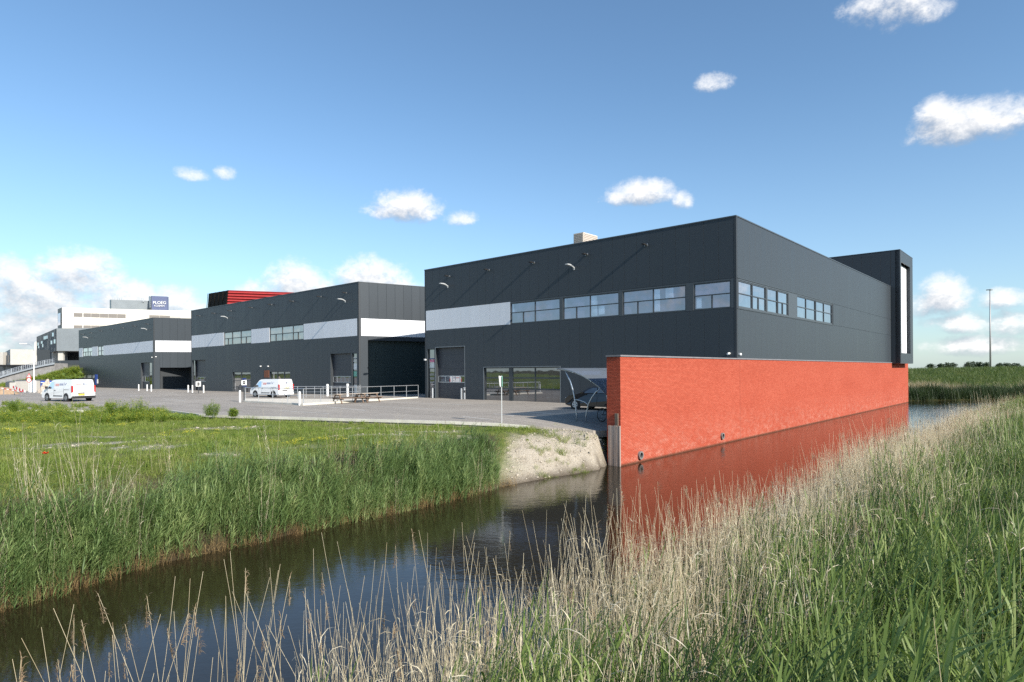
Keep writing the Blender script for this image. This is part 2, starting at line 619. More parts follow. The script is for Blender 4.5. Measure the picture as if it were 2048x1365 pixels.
def terrain(X, Y):
    X = np.asarray(X, float)
    Y = np.asarray(Y, float)
    D = side_dists(X, Y)
    w = wob(X, Y, 1.3, 3)
    lotz = -np.maximum(0, Y - 62) * .0062
    zl = np.interp(D['L'] + w * .25, [0, .4, 1.2, 2.2, 3.1, 4.2], [-1.96, -1.62, -1.05, -.42, -.2, -.06]) + .05 * w
    zl = np.where(D['L'] > 4.2, np.minimum(zl, -.05 + lotz + .03 * w), zl)
    zw = np.full(X.shape, -.5) + lotz
    zs = np.interp(D['S'] + w * .1, [0, .12, .35, .8, 2.0], [-1.96, -1.6, -.62, -.42, -.36])
    zf = np.interp(D['F'], [0, 1.5, 8, 16, 40, 60, 90, 400], [-1.96, -1.5, -1.1, -.7, 3.15, 3.1, 1.0, .2]) + w * .08
    zr = np.interp(D['R'] + w * .2, [0, .8, 3, 6, 9, 13, 40], [-1.96, -1.7, -1.15, -.55, -.1, .15, .3]) + w * .06
    W_ = {k: 1 / np.maximum(D[k], .02) ** 4 for k in 'LSWFR'}
    z = (W_['L'] * zl + W_['S'] * zs + W_['W'] * zw + W_['F'] * zf + W_['R'] * zr) / sum(W_.values())
    dm = np.minimum(np.minimum(D['L'], D['S']), np.minimum(D['F'], D['R']))
    ins = inside(X, Y, RP)
    z = np.where(ins, np.interp(dm, [0, 1.2], [-1.97, -2.7]), z)
    rel = (X - P0[0]) * nW[0] + (Y - P0[1]) * nW[1]
    sal = (X - P0[0]) * W_DIR[0] + (Y - P0[1]) * W_DIR[1]
    z = np.where((rel < -3) & (sal < 60) & (Y > 33) & ~ins, np.minimum(z, -.06 + lotz + .02 * w), z)
    return z, D, ins


def axis(core0, core1, step, lo, hi, grow=1.22):
    a = list(np.arange(core0, core1 + 1e-6, step))
    s = step
    v = core0
    left = []
    while v > lo:
        s *= grow
        v -= s
        left.append(v)
    s = step
    v = a[-1]
    while v < hi:
        s *= grow
        v += s
        a.append(v)
    return np.array(left[::-1] + a)


def set_color_attr(me, name, cols):
    at_ = me.color_attributes.new(name, 'FLOAT_COLOR', 'POINT')
    c = np.ones((len(me.vertices), 4), np.float32)
    c[:, :cols.shape[1]] = cols
    at_.data.foreach_set('color', c.ravel())


def grid_mesh(name, xs, ys, Z):
    nx, ny = len(xs), len(ys)
    XX, YY = np.meshgrid(xs, ys)
    v = np.stack([XX.ravel(), YY.ravel(), Z.ravel()], 1).astype(np.float32)
    i = (np.arange(ny - 1)[:, None] * nx + np.arange(nx - 1)[None, :]).ravel()
    q = np.stack([i, i + 1, i + nx + 1, i + nx], 1).astype(np.int32)
    return np_mesh(name, v, q)


def np_mesh(name, v, q, smooth=True, mats=()):
    me = bpy.data.meshes.new(name)
    me.vertices.add(len(v))
    me.vertices.foreach_set('co', np.ascontiguousarray(v, np.float32).ravel())
    k = q.shape[1]
    me.loops.add(q.size)
    me.loops.foreach_set('vertex_index', q.ravel().astype(np.int32))
    me.polygons.add(len(q))
    me.polygons.foreach_set('loop_start', np.arange(0, q.size, k, dtype=np.int32))
    try:
        me.polygons.foreach_set('loop_total', np.full(len(q), k, dtype=np.int32))
    except Exception:
        pass
    me.update(calc_edges=True)
    me.polygons.foreach_set('use_smooth', np.full(len(q), smooth))
    for m in mats:
        me.materials.append(m)
    return me


# sand patch on the bank beside the red wall
SAND_C = np.array(ground(1105, 905, -1.0)[:2])


def sand_mask(X, Y, D):
    a = np.clip((X + 1.0 - .12 * (Y - 24)) / 1.0 + wob(X, Y, 2.2, 5) * .9, 0, 1)
    b = np.clip((2.9 - D['L']) / .8 + wob(X, Y, 2.6, 6) * 1.1, 0, 1)
    near = (X > -3.0) & (X < 8) & (Y < 34)
    return np.where(near, a * b, 0)


GRAVEL = [(ground(px, py)[:2], a, b) for px, py, a, b in ((150, 885, 1.5, .8), (195, 868, 1.6, .5), (300, 890, 1.5, 1.0), (235, 880, 1.2, .7), (60, 893, 1.6, .3), (455, 850, 2.4, .8), (500, 846, 1.6, .6),
          (430, 905, .9, .5), (640, 905, 1.6, .4), (340, 868, 1.5, .5), (760, 866, 2.0, .6), (860, 858, 1.8, .5), (950, 862, 1.6, .6), (380, 935, 1.2, .4))]


def gravel_mask(X, Y, D):
    m = np.zeros(X.shape)
    for (c, a, b) in GRAVEL:
        e = 1 - ((X - c[0]) / a) ** 2 - ((Y - c[1]) / b) ** 2 + wob(X, Y, 3.1, 15) * 1.3
        m = np.maximum(m, np.clip(e, 0, 1))
    s = np.clip((wob(X, Y, 1.1, 16) - .38) * 3, 0, .7) * (X > -9)
    return np.where((D['L'] > 2.6) & (D['L'] < D['R']) & (Y < 50), np.maximum(m, s), 0)


xs = axis(-34, 34, .4, -2600, 2600)
ys = axis(1, 90, .4, -400, 4200)
XX, YY = np.meshgrid(xs, ys)
ZZ, DD, INS = terrain(XX, YY)
me = grid_mesh('ground', xs, ys, ZZ)
sm = sand_mask(XX, YY, DD)
leftish = (DD['L'] < DD['R']) & (~INS)
dm = np.minimum(np.minimum(DD['L'], DD['R']), DD['F'])
wet = np.clip(1.15 - (ZZ + 1.93 + .12 * wob(XX, YY, 4.0, 19)) / .30, 0, 1)
reedy = np.clip((DD['L'] - 2.4 + wob(XX, YY, 1.5, 13) * .6) / .8, 0, 1)
reedy = np.where(XX > -.6, 1, reedy)
gravel = gravel_mask(XX, YY, DD)
turfy = np.where(leftish, reedy, np.where(DD['F'] < DD['R'], 1, 0))
cols = np.stack([sm.ravel(), turfy.ravel().astype(float), wet.ravel(), gravel.ravel()], 1)
set_color_attr(me, 'zones', cols)


def ground_mat():
    m = bpy.data.materials.new('earth_and_turf')
    m.use_nodes = True
    t = NT(m.node_tree)
    b = m.node_tree.nodes['Principled BSDF']
    geo = t.n('ShaderNodeNewGeometry')
    P = geo.outputs['Position']
    z = t.n('ShaderNodeAttribute', attribute_name='zones')
    sp = t.n('ShaderNodeSeparateColor')
    t.put(sp.inputs[0], z.outputs['Color'])
    n1 = t.noise(P, .35, 5, .6)
    n2 = t.noise(P, 2.3, 5, .65)
    n3 = t.noise(P, 14, 4, .7)
    f = t.m('ADD', t.m('MULTIPLY', n1, .5), t.m('MULTIPLY', n2, .5))
    turf = t.ramp(f, [(.32, (.08, .13, .025)), (.48, (.15, .19, .04)), (.6, (.22, .22, .075)), (.72, (.36, .33, .22))])
    turf = t.mix(1.0, turf, t.ramp(n3, [(.3, (.6, .6, .6)), (.7, (1.25, 1.25, 1.25))]), 'MULTIPLY')
    litter = t.ramp(n2, [(.3, (.05, .045, .025)), (.7, (.12, .1, .055))])
    base = t.mix(sp.outputs[1], litter, turf)
    gv = t.m('MULTIPLY', z.outputs['Alpha'], t.m('MULTIPLY', t.m('SUBTRACT', n3, .3, clamp=True), 4.0, clamp=True), clamp=True)
    base = t.mix(gv, base, t.ramp(n3, [(.3, (.34, .3, .23)), (.65, (.58, .53, .45))]))
    sand = t.ramp(t.m('ADD', t.m('MULTIPLY', n2, .5), t.m('MULTIPLY', n3, .5)), [(.3, (.22, .185, .135)), (.46, (.44, .385, .305)), (.66, (.56, .50, .41))])
    base = t.mix(sp.outputs[0], base, sand)
    base = t.mix(t.m('MULTIPLY', sp.outputs[2], .85), base, (.045, .028, .015, 1))
    t.put(b.inputs['Base Color'], base)
    b.inputs['Roughness'].default_value = .95
    b.inputs['Specular IOR Level'].default_value = .15
    bp = t.n('ShaderNodeBump')
    bp.inputs['Strength'].default_value = .9
    bp.inputs['Distance'].default_value = .12
    t.put(bp.inputs['Height'], t.m('ADD', n3, t.m('MULTIPLY', n2, 1.2)))
    t.put(b.inputs['Normal'], bp.outputs[0])
    return m


me.materials.append(ground_mat())
tag(add('ground', me), kind='structure')


def water_mat():
    m = bpy.data.materials.new('canal_water')
    m.use_nodes = True
    t = NT(m.node_tree)
    b = m.node_tree.nodes['Principled BSDF']
    geo = t.n('ShaderNodeNewGeometry')
    P = geo.outputs['Position']
    sp = t.n('ShaderNodeSeparateXYZ')
    t.put(sp.inputs[0], P)
    # calm near the left bank, ruffled further along the canal
    big = t.noise(t.mapping(P, rot=(0, 0, .7), scale=(.12, .3, 1)), 1.0, 3, .6)
    far = t.n('ShaderNodeMapRange')
    t.put(far.inputs[0], sp.outputs[1])
    far.inputs[1].default_value = 12
    far.inputs[2].default_value = 62
    far.inputs[3].default_value = 0.0
    far.inputs[4].default_value = 1.0
    ruff = t.m('ADD', t.m('MULTIPLY', t.m('SUBTRACT', big, .42, clamp=True), 3.0), far.outputs[0])
    fine = t.noise(t.mapping(P, rot=(0, 0, -.55), scale=(1, 1.6, 1)), 7.5, 4, .55, .4)
    mid = t.noise(t.mapping(P, rot=(0, 0, .3), scale=(.7, 1.3, 1)), 2.2, 3, .5, .3)
    h = t.m('ADD', t.m('MULTIPLY', fine, .55), t.m('MULTIPLY', mid, .9))
    bp = t.n('ShaderNodeBump')
    bp.inputs['Distance'].default_value = .05
    t.put(bp.inputs['Strength'], t.m('MULTIPLY_ADD', ruff, .17, .035))
    t.put(bp.inputs['Height'], h)
    t.put(b.inputs['Normal'], bp.outputs[0])
    b.inputs['Base Color'].default_value = (.022, .017, .008, 1)
    b.inputs['Roughness'].default_value = .025
    b.inputs['IOR'].default_value = 1.42
    b.inputs['Specular IOR Level'].default_value = .62
    return m


mb = MB()
mb.v = [(-60, -20, -1.9), (140, -20, -1.9), (140, 110, -1.9), (-60, 110, -1.9)]
mb.f = [(0, 1, 2, 3)]
mb.mi = [0]
tag(mb.build('water', water_mat()), kind='structure')

# ------------------------------------------------------------------ parking lot
EDGE = [(-75, 58), tuple(ground(0, 822)[:2]), tuple(ground(330, 820)[:2]), tuple(ground(400, 829)[:2]), tuple(ground(480, 832)[:2]), tuple(ground(600, 835)[:2]), tuple(ground(700, 838)[:2]),
        tuple(ground(900, 843)[:2]), tuple(ground(1000, 847, -.05)[:2]), tuple(ground(1060, 850, -.1)[:2]), tuple(ground(1110, 853, -.17)[:2]), tuple(ground(1155, 857, -.26)[:2]), tuple(ground(1186, 862, -.36)[:2]), tuple(P0 - nW * .82 + W_DIR * 1.45)]


def lot_mat():
    m = bpy.data.materials.new('grey_block_paving')
    m.use_nodes = True
    t = NT(m.node_tree)
    b = m.node_tree.nodes['Principled BSDF']
    geo = t.n('ShaderNodeNewGeometry')
    P = t.mapping(geo.outputs['Position'], rot=(0, 0, math.radians(41.95)))
    br = t.n('ShaderNodeTexBrick')
    t.put(br.inputs['Vector'], P)
    br.inputs['Scale'].default_value = 1
    br.inputs['Brick Width'].default_value = .21
    br.inputs['Row Height'].default_value = .105
    br.inputs['Mortar Size'].default_value = .006
    br.inputs['Color1'].default_value = (.34, .31, .275, 1)
    br.inputs['Color2'].default_value = (.39, .355, .315, 1)
    br.inputs['Mortar'].default_value = (.2, .185, .165, 1)
    n1 = t.noise(t.mapping(P, scale=(.5, 1, 1)), .3, 5, .6)
    n2 = t.noise(P, 3.0, 4, .6)
    c = t.mix(1.0, br.outputs[0], t.ramp(n1, [(.3, (.84, .83, .82)), (.7, (1.1, 1.09, 1.07))]), 'MULTIPLY')
    c = t.mix(1.0, c, t.ramp(n2, [(.3, (.93, .93, .93)), (.7, (1.06, 1.06, 1.05))]), 'MULTIPLY')
    trk = t.noise(t.mapping(P, rot=(0, 0, .25), scale=(.07, 2.2, 1)), 1.0, 4, .6, .3)
    c = t.mix(1.0, c, t.ramp(trk, [(.34, (.86, .855, .85)), (.5, (1, 1, 1)), (.7, (1.05, 1.05, 1.04))]), 'MULTIPLY')
    spot = t.noise(P, .9, 3, .7)
    c = t.mix(1.0, c, t.ramp(spot, [(.24, (.72, .71, .7)), (.33, (1, 1, 1))]), 'MULTIPLY')
    t.put(b.inputs['Base Color'], c)
    b.inputs['Roughness'].default_value = .85
    b.inputs['Specular IOR Level'].default_value = .3
    bp = t.n('ShaderNodeBump')
    bp.inputs['Strength'].default_value = .3
    bp.inputs['Distance'].default_value = .01
    t.put(bp.inputs['Height'], br.outputs[1])
    bp.invert = True
    t.put(b.inputs['Normal'], bp.outputs[0])
    return m


def lot_dip(x, y):
    """the paving falls a little towards the corner by the canal"""
    d = min(float(seg_dist(np.array([x]), np.array([y]), EDGE[i], EDGE[i + 1])[0]) for i in range(6, len(EDGE) - 1))
    k = min(1, max(0, (x + 1.5) / 6.0))
    return -.40 * k * max(0.0, 1 - d / 3.2)


# simple and robust: the lot is one big sheet cut to the edge line, in cells that follow the slope
def build_lot():
    bm = bmesh.new()
    poly = [Vector((x, y, 0)) for x, y in EDGE]
    endw = P0 - nW * .72
    poly += [Vector((endw[0], endw[1], 0)), Vector((*(C3 + W_DIR * 50 - nW * 1.5), 0)), Vector((60, 300, 0)), Vector((-260, 300, 0)), Vector((-260, 80, 0))]
    vs = [bm.verts.new(p) for p in poly]
    bmesh.ops.triangulate(bm, faces=[bm.faces.new(vs)])
    for k in range(12):
        geom = list(bm.verts) + list(bm.edges) + list(bm.faces)
        bmesh.ops.bisect_plane(bm, geom=geom, plane_co=(-3 + .8 * k, 0, 0), plane_no=(1, 0, 0))
    for y in (29, 29.7, 30.4, 31.2, 32, 33, 34, 36, 62, 100, 200):
        geom = list(bm.verts) + list(bm.edges) + list(bm.faces)
        bmesh.ops.bisect_plane(bm, geom=geom, plane_co=(0, y, 0), plane_no=(0, 1, 0))
    for v in bm.verts:
        v.co.z = lot_z(v.co.y) + (lot_dip(v.co.x, v.co.y) if v.co.y < 45 and v.co.x > -4 else 0)
    bmesh.ops.triangulate(bm, faces=bm.faces)
    bmesh.ops.recalc_face_normals(bm, faces=bm.faces)
    me = bpy.data.meshes.new('parking_lot')
    rim = [e for e in bm.edges if e.is_boundary and all(v.co.y < 60 for v in e.verts)]
    ex = bmesh.ops.extrude_edge_only(bm, edges=rim)
    for v in [g for g in ex['geom'] if isinstance(g, bmesh.types.BMVert)]:
        v.co.z -= .3
    bm.to_mesh(me)
    bm.free()
    me.update()
    if me.polygons[0].normal.z < 0:
        me.flip_normals()
    me.materials.append(lot_mat())
    return tag(add('parking_lot', me), kind='structure')


build_lot()

EDGE_END = len(EDGE)

# concrete edge band along the lot
mb = MB()
for a, b in zip(EDGE[1:-5], EDGE[2:-4]):
    za, zb = lot_dip(*a) + lot_z(a[1]) + .012, lot_dip(*b) + lot_z(b[1]) + .012
    a, b = np.array(a), np.array(b)
    d = unit(b - a)
    n = np.array([-d[1], d[0]])
    p = [a - n * .06, b - n * .06, b + n * .06, a + n * .06]
    k = len(mb.v)
    for dz in (-.15, 0):
        for q, z in zip(p, (za, zb, zb, za)):
            mb.v.append((q[0], q[1], z + dz))
    for q in ((4, 5, 6, 7), (0, 1, 5, 4), (1, 2, 6, 5), (2, 3, 7, 6), (3, 0, 4, 7)):
        mb.f.append(tuple(k + i for i in q))
        mb.mi.append(0)
tag(mb.build('kerb', M['concrete']), kind='structure')

# painted bay lines
LINES = [((652.5, 813.9), (731, 821.8)), ((717, 811.6), (887.7, 819.5)), ((780, 805), (930, 810)), ((925.7, 833.6), (985, 840)), ((987, 828), (1029, 832.5)),
         ((1055, 823.7), (1103.7, 828)), ((253, 788.5), (285, 791.5)), ((327, 798), (368, 802)), ((880, 808), (1010, 812)), ((1020, 838), (1150, 833)), ((330, 784), (352, 785.5)),
         ((560, 822), (660, 828))]
mb = MB()
for (p, q) in LINES:
    a, b = ground(*p, z=0), ground(*q, z=0)
    if a.x > -2 and min(a.y, b.y) < 33:
        continue
    a.z, b.z = lot_z(a.y) + .006, lot_z(b.y) + .006
    d = (b - a).normalized()
    n = Vector((-d.y, d.x, 0)) * .055
    mb.quad(a - n, b - n, b + n, a + n)
tag(mb.build('bay_line', mat('worn_white_paint', (.62, .61, .58), .8, var=.2, vscale=4)), kind='structure')

# ------------------------------------------------------------------ facades
class Facade:
    """a vertical wall plane in plan: origin, direction s to the right when seen from outside"""
    def __init__(s, root, ox, oy, rz):
        s.root, s.ox, s.oy, s.rz = root, ox, oy, rz
        s.bd = None

    def place(s, x, y, z):
        c, sn = math.cos(s.rz), math.sin(s.rz)
        return (s.ox + x * c - y * sn, s.oy + x * sn + y * c, z)

    def world(s):
        m = Matrix.Translation(s.root.location) @ Matrix.Rotation(s.root.rotation_euler.z, 4, 'Z') @ Matrix.Translation((s.ox, s.oy, 0)) @ Matrix.Rotation(s.rz, 4, 'Z')
        return m

    def px(s, px, py, y=0.0):
        """facade coordinates (s, z) under a pixel of the photograph"""
        m = s.world().inverted()
        o = m @ Vector((0, 0, CAMZ))
        d = m.to_3x3() @ ray(px, py)
        k = (y - o.y) / d.y
        p = o + d * k
        return p.x, p.z

    def add(s, name, me, x, y, z, parent=None):
        return add(name, me, parent or s.root, s.place(x, y, z), (0, 0, s.rz))


_panel_cache = {}


def panel_mesh(w, h, m, gap=.006, th=.075):
    key = (round(w, 3), round(h, 3), m.name)
    if key not in _panel_cache:
        mb = MB()
        g, c = gap, .006
        # sheet with a small chamfer round its face
        x0, x1, z0, z1 = g, w - g, .003, h - .003
        mb.v = [(x0, th, z0), (x1, th, z0), (x1, th, z1), (x0, th, z1),
                (x0, c, z0), (x1, c, z0), (x1, c, z1), (x0, c, z1),
                (x0 + c, 0, z0), (x1 - c, 0, z0), (x1 - c, 0, z1), (x0 + c, 0, z1)]
        for q in ((0, 1, 5, 4), (1, 2, 6, 5), (2, 3, 7, 6), (3, 0, 4, 7), (4, 5, 9, 8), (5, 6, 10, 9), (6, 7, 11, 10), (7, 4, 8, 11), (8, 9, 10, 11)):
            mb.f.append(q)
            mb.mi.append(0)
        _panel_cache[key] = mb.mesh('cladding_panel', m)
    return _panel_cache[key]


def clad(F, s0, s1, z0, z1, m, openings=(), pw=1.0, joined=False, gapm=None, back=None, name='cladding_panel', depth=.34, lb=False):
    """panels between s0..s1, z0..z1 round openings (s0,s1,z0,z1), with the wall behind them"""
    xs_ = {round(s0, 4), round(s1, 4)}
    for (a, b, c, d) in openings:
        for q in (a, b):
            if s0 < q < s1:
                xs_.add(round(q, 4))
    n = max(1, round((s1 - s0) / pw))
    hard = sorted(xs_)
    if lb:
        back_l = MB()
    for i in range(1, n):
        x = s0 + (s1 - s0) * i / n
        if min(abs(x - h) for h in hard) > .28:
            xs_.add(round(x, 4))
    xs_ = sorted(xs_)
    mb = MB()
    for a, b in zip(xs_[:-1], xs_[1:]):
        mid = (a + b) / 2
        cuts = sorted((c, d) for (p, q, c, d) in openings if p < mid < q)
        z = z0
        spans = []
        for c, d in cuts:
            if c > z + .02:
                spans.append((z, min(c, z1)))
            z = max(z, d)
        if z < z1 - .02:
            spans.append((z, z1))
        for c, d in spans:
            if lb:
                back_l.box(a, b, .04, .0765, c + .004, d - .004)
            if back is not None:
                back.box(a, b, .077, depth, c, d)
            if joined:
                mb.box(a + .01, b - .01, 0, .075, c + .003, d - .003)
            else:
                F.add(name, panel_mesh(b - a, d - c, m), a, 0, c)
    if lb:
        F.add('joint_strip', back_l.mesh('joint_strip', M['gap_light']), 0, 0, 0)
    if joined and mb.v:
        o = mb.mesh(name, m)
        o = F.add(name, o, 0, 0, 0)
        o['kind'] = 'stuff'


def window(F, s0, s1, z0, z1, cols, glass, y=.03, fr=.06, name='window', fm=None, post=.06, depth=.1):
    """framed window: cols = [(x0, x1, [z splits], lower_split or None)] in facade coordinates"""
    fm = fm or M['frame']
    mb = MB()
    e = .004
    mb.box(s0, s1, y, y + depth, z0, z0 + fr)
    mb.box(s0, s1, y, y + depth, z1 - fr, z1)
    mb.box(s0, s0 + fr, y + .001, y + depth - .001, z0 + fr, z1 - fr)
    mb.box(s1 - fr, s1, y + .001, y + depth - .001, z0 + fr, z1 - fr)
    panes = []
    zb, zt = z0 + fr, z1 - fr
    for i, (a, b, zs, low) in enumerate(cols):
        if i > 0:
            pa = cols[i - 1][1]
            mb.box(pa, a, y + .002, y + depth - .002, zb, zt)
        levels = [zb] + [z for z in zs] + [zt]
        for j in range(len(levels) - 1):
            c, d = levels[j], levels[j + 1]
            if j > 0:
                mb.box(a, b, y + .003, y + depth - .003, c - post / 2, c + post / 2)
                c += post / 2
            if j < len(levels) - 2:
                d -= post / 2
            if j == 0 and low is not None:
                for L_ in ([low] if not isinstance(low, (list, tuple)) else low):
                    mb.box(L_ - post * .6, L_ + post * .6, y + .004, y + depth - .004, c, d)
                ls = [a] + ([low] if not isinstance(low, (list, tuple)) else list(low)) + [b]
                for q in range(len(ls) - 1):
                    p0 = ls[q] + (post * .6 if q > 0 else 0)
                    p1 = ls[q + 1] - (post * .6 if q < len(ls) - 2 else 0)
                    panes.append((p0, p1, c, d))
            else:
                panes.append((a, b, c, d))
    w = F.add(name, mb.mesh(name, fm), 0, 0, 0)
    for (a, b, c, d) in panes:
        pm = MB().box(a, b, y + depth * .55, y + depth * .75, c, d).mesh('pane', glass)
        add('pane', pm, w)
    return w


def auto_cols(F, pxs, s0, s1, zs, lows=None, half=.03, fr=.06):
    """columns from pixel split positions"""
    ss = [F.px(p, 600)[0] for p in pxs]
    edges = [s0 + fr] + ss + [s1 - fr]
    cols = []
    for i in range(len(edges) - 1):
        a = edges[i] + (half if i > 0 else 0)
        b = edges[i + 1] - (half if i < len(edges) - 2 else 0)
        low = None
        if lows and lows[i] is not None:
            low = [F.px(q, 600)[0] for q in lows[i]] if isinstance(lows[i], (list, tuple)) else F.px(lows[i], 600)[0]
        cols.append((a, b, zs, low))
    return cols


_spout = None


def spout(F, px, py):
    """emergency overflow: dark box pipe out of the wall with a bright flange"""
    global _spout
    s, z = F.px(px, py)
    if _spout is None:
        mb = MB()
        mb.box(-.10, .10, -.5, -.02, -.045, .045)
        mb.cur = 1
        mb.box(-.13, .13, -.02, 0, -.07, .07)
        _spout = mb.mesh('overflow_spout', [M['black'], M['alu']])
    F.add('overflow_spout', _spout, s, -.001, z)


_lamp = None


def wall_lamp(F, px, py):
    global _lamp
    s, z = F.px(px, py)
    if _lamp is None:
        mb = MB()
        mb.tube([(0, 0, -.12), (0, -.14, -.02), (0, -.35, .06), (0, -.62, .08)], .055, 8, r1=.085)
        mb.box(-.12, .12, -.95, -.58, .03, .12)
        mb.box(-.07, .07, -.03, 0, -.25, -.02)
        _lamp = mb.mesh('wall_lamp', mat('lamp_grey', (.42, .44, .45), .45), bevel=.01)
    F.add('wall_lamp', _lamp, s, -.001, z)


def small_light(F, px, py, y=-.001):
    s, z = F.px(px, py)
    mb = MB().box(-.11, .11, -.14, 0, -.07, .07)
    F.add('flood_light', mb.mesh('flood_light', M['white'], bevel=.015), s, y, z)


def roller_door(F, s0, s1, z1, strip=None, y=.34, glass=None, strip_cols=4):
    """sectional overhead door in a recess; strip = (z0, z1) of its row of panes"""
    z = 0.0
    rows = []
    h = .58
    mb = MB()
    zz = -.3
    lim = [(-.3, strip[0]), (strip[1], z1)] if strip else [(-.3, z1)]
    for a, b in lim:
        n = max(1, round((b - a) / h))
        for i in range(n):
            c, d = a + (b - a) * i / n, a + (b - a) * (i + 1) / n
            mb.box(s0, s1, y, y + .05, c + .006, d - .006)
    mb.box(s0, s1, y + .02, y + .06, -.3, z1)
    door = F.add('overhead_door', mb.mesh('overhead_door', M['door']), 0, 0, 0)
    if strip:
        fb = MB()
        a, b = strip
        f = .05
        fb.box(s0 + .02, s1 - .02, y - .02, y + .018, a, a + f)
        fb.box(s0 + .02, s1 - .02, y - .02, y + .018, b - f, b)
        n = strip_cols
        for i in range(n + 1):
            x = s0 + .02 + (s1 - s0 - .04 - f) * i / n
            fb.box(x, x + f, y - .019, y + .017, a + f, b - f)
        add('strip_frame', fb.mesh('strip_frame', M['alu']), door)
        for i in range(n):
            x = s0 + .02 + (s1 - s0 - .04 - f) * i / n
            x2 = s0 + .02 + (s1 - s0 - .04 - f) * (i + 1) / n
            add('pane', MB().box(x + f, x2, y, y + .01, a + f, b - f).mesh('pane', M['glass_low']), door)
    return door


def bollard(p, h=.95, r=.08, m='white', label='', cap=True, group='bollards in front of the halls'):
    o = empty('bollard', p, 0, label=label, cat='bollard', group=group)
    MB().tube([(0, 0, -.1), (0, 0, h - .05), ], r, 12).build('post', M[m], o, smooth=False)
    MB().tube([(0, 0, h - .05), (0, 0, h - .015), (0, 0, h)], r, 12, r1=r * .55).build('cap', M['galv' if m != 'white' else 'white'], o)
    return o
# ------------------------------------------------------------------ the three dark halls
BZ0, BZ1 = 6.33, 8.2          # light band / upper windows


def hall(corner_l, corner_c, label):
    d = unit(corner_c - corner_l)
    L = float(np.linalg.norm(corner_c - corner_l))
    rz = math.atan2(d[1], d[0])
    root = empty('hall', (corner_l[0], corner_l[1], 0), rz, label=label, cat='building', group='dark industrial halls along the yard')
    return root, L, Facade(root, 0, 0, 0)


# ---- hall 3, the near one beside the canal
root3, LEN3, F3 = hall(L3, C3, 'nearest dark hall with a long row of upper windows above the red wall')
SIDE3 = 45.4
S3 = Facade(root3, LEN3, 0, math.pi / 2)
back = MB()
# openings of the front
o_door = (F3.px(870.8, 700)[0], F3.px(928.8, 700)[0], -.5, F3.px(900, 695.5)[1])
o_strip = (F3.px(854.6, 700)[0], F3.px(868.4, 700)[0], -.5, F3.px(860, 698.5)[1])
o_shop = (F3.px(967.5, 750)[0], F3.px(1120, 750)[0], -.5, F3.px(1040, 734.6)[1])
up = [(1021.0, 1119.6), (1125.8, 1237.6), (1245.2, 1371.6), (1387.4, 1461.2)]
o_up = [(F3.px(a, 600)[0], F3.px(b, 600)[0], BZ0 + .05, BZ1 - .12) for a, b in up]
sw = F3.px(1020.2, 620)[0]
clad(F3, .16, LEN3 - .16, -.5, BZ0, M['dark'], [o_door, o_strip, o_shop], back=back)
clad(F3, .16, sw, BZ0 + .01, BZ1, M['light'], [], back=back, pw=1.16, lb=True)
clad(F3, sw + .02, LEN3 - .16, BZ0 + .01, BZ1, M['trim'], o_up, back=back, pw=40)
clad(F3, .16, LEN3 - .16, BZ1 + .01, PAR - .08, M['dark'], [], back=back)
back.box(0, .16, -.004, .34, -.5, PAR - .08)
back.box(LEN3 - .16, LEN3, -.004, .34, -.5, PAR - .08)
# side facade
o_s = [(S3.px(a, 600)[0], S3.px(b, 600)[0], BZ0 + .08, BZ1 - .1) for a, b in ((1475.4, 1505.6), (1505.9, 1533.0), (1535.4, 1556.2), (1556.6, 1577.0), (1594.6, 1632.0), (1632.4, 1664.6))]
send = S3.px(1665.6, 620)[0]
backs = MB()
clad(S3, .16, SIDE3, 3.0, BZ0, M['dark'], [], back=backs)
clad(S3, .16, send, BZ0 + .01, BZ1, M['trim'], o_s, back=backs, pw=50)
clad(S3, send + .01, SIDE3, BZ0 + .01, BZ1, M['dark'], [], back=backs)
clad(S3, .16, SIDE3, BZ1 + .01, PAR - .08, M['dark'], [], back=backs)
# fine trims round the side window band
tr = MB()
tr.box(.1, send + .05, -.03, 0, BZ1, BZ1 + .05)
tr.box(.1, send + .05, -.03, 0, BZ0 - .05, BZ0)
tr.box(send, send + .05, -.028, 0, BZ0, BZ1)
S3.add('window_band_trim', tr.mesh('window_band_trim', M['frame']), 0, -.002, 0)
F3.add('wall', back.mesh('wall', M['dark_gap']), 0, 0, 0)
S3.add('wall', backs.mesh('wall', M['dark_gap']), 0, 0, 0)
core = MB()
core.box(.3, LEN3 - .345, .345, 54, -.5, PAR - .35)
core.box(.002, .3, .345, 54, -.5, PAR - .081)
core.build('core', M['dark_gap'], root3)
MB().box(.3, LEN3 - .3, .3, 54, PAR - .34, PAR - .3).build('roof', M['roof'], root3)
cp = MB()
cp.box(-.02, LEN3 + .02, -.03, .3, PAR - .08, PAR)
cp.box(LEN3 - .28, LEN3 + .03, .3, SIDE3, PAR - .079, PAR - .001)
cp.box(-.02, .28, .3, 54, PAR - .079, PAR - .001)
cp.build('parapet_cap', M['trim'], root3)

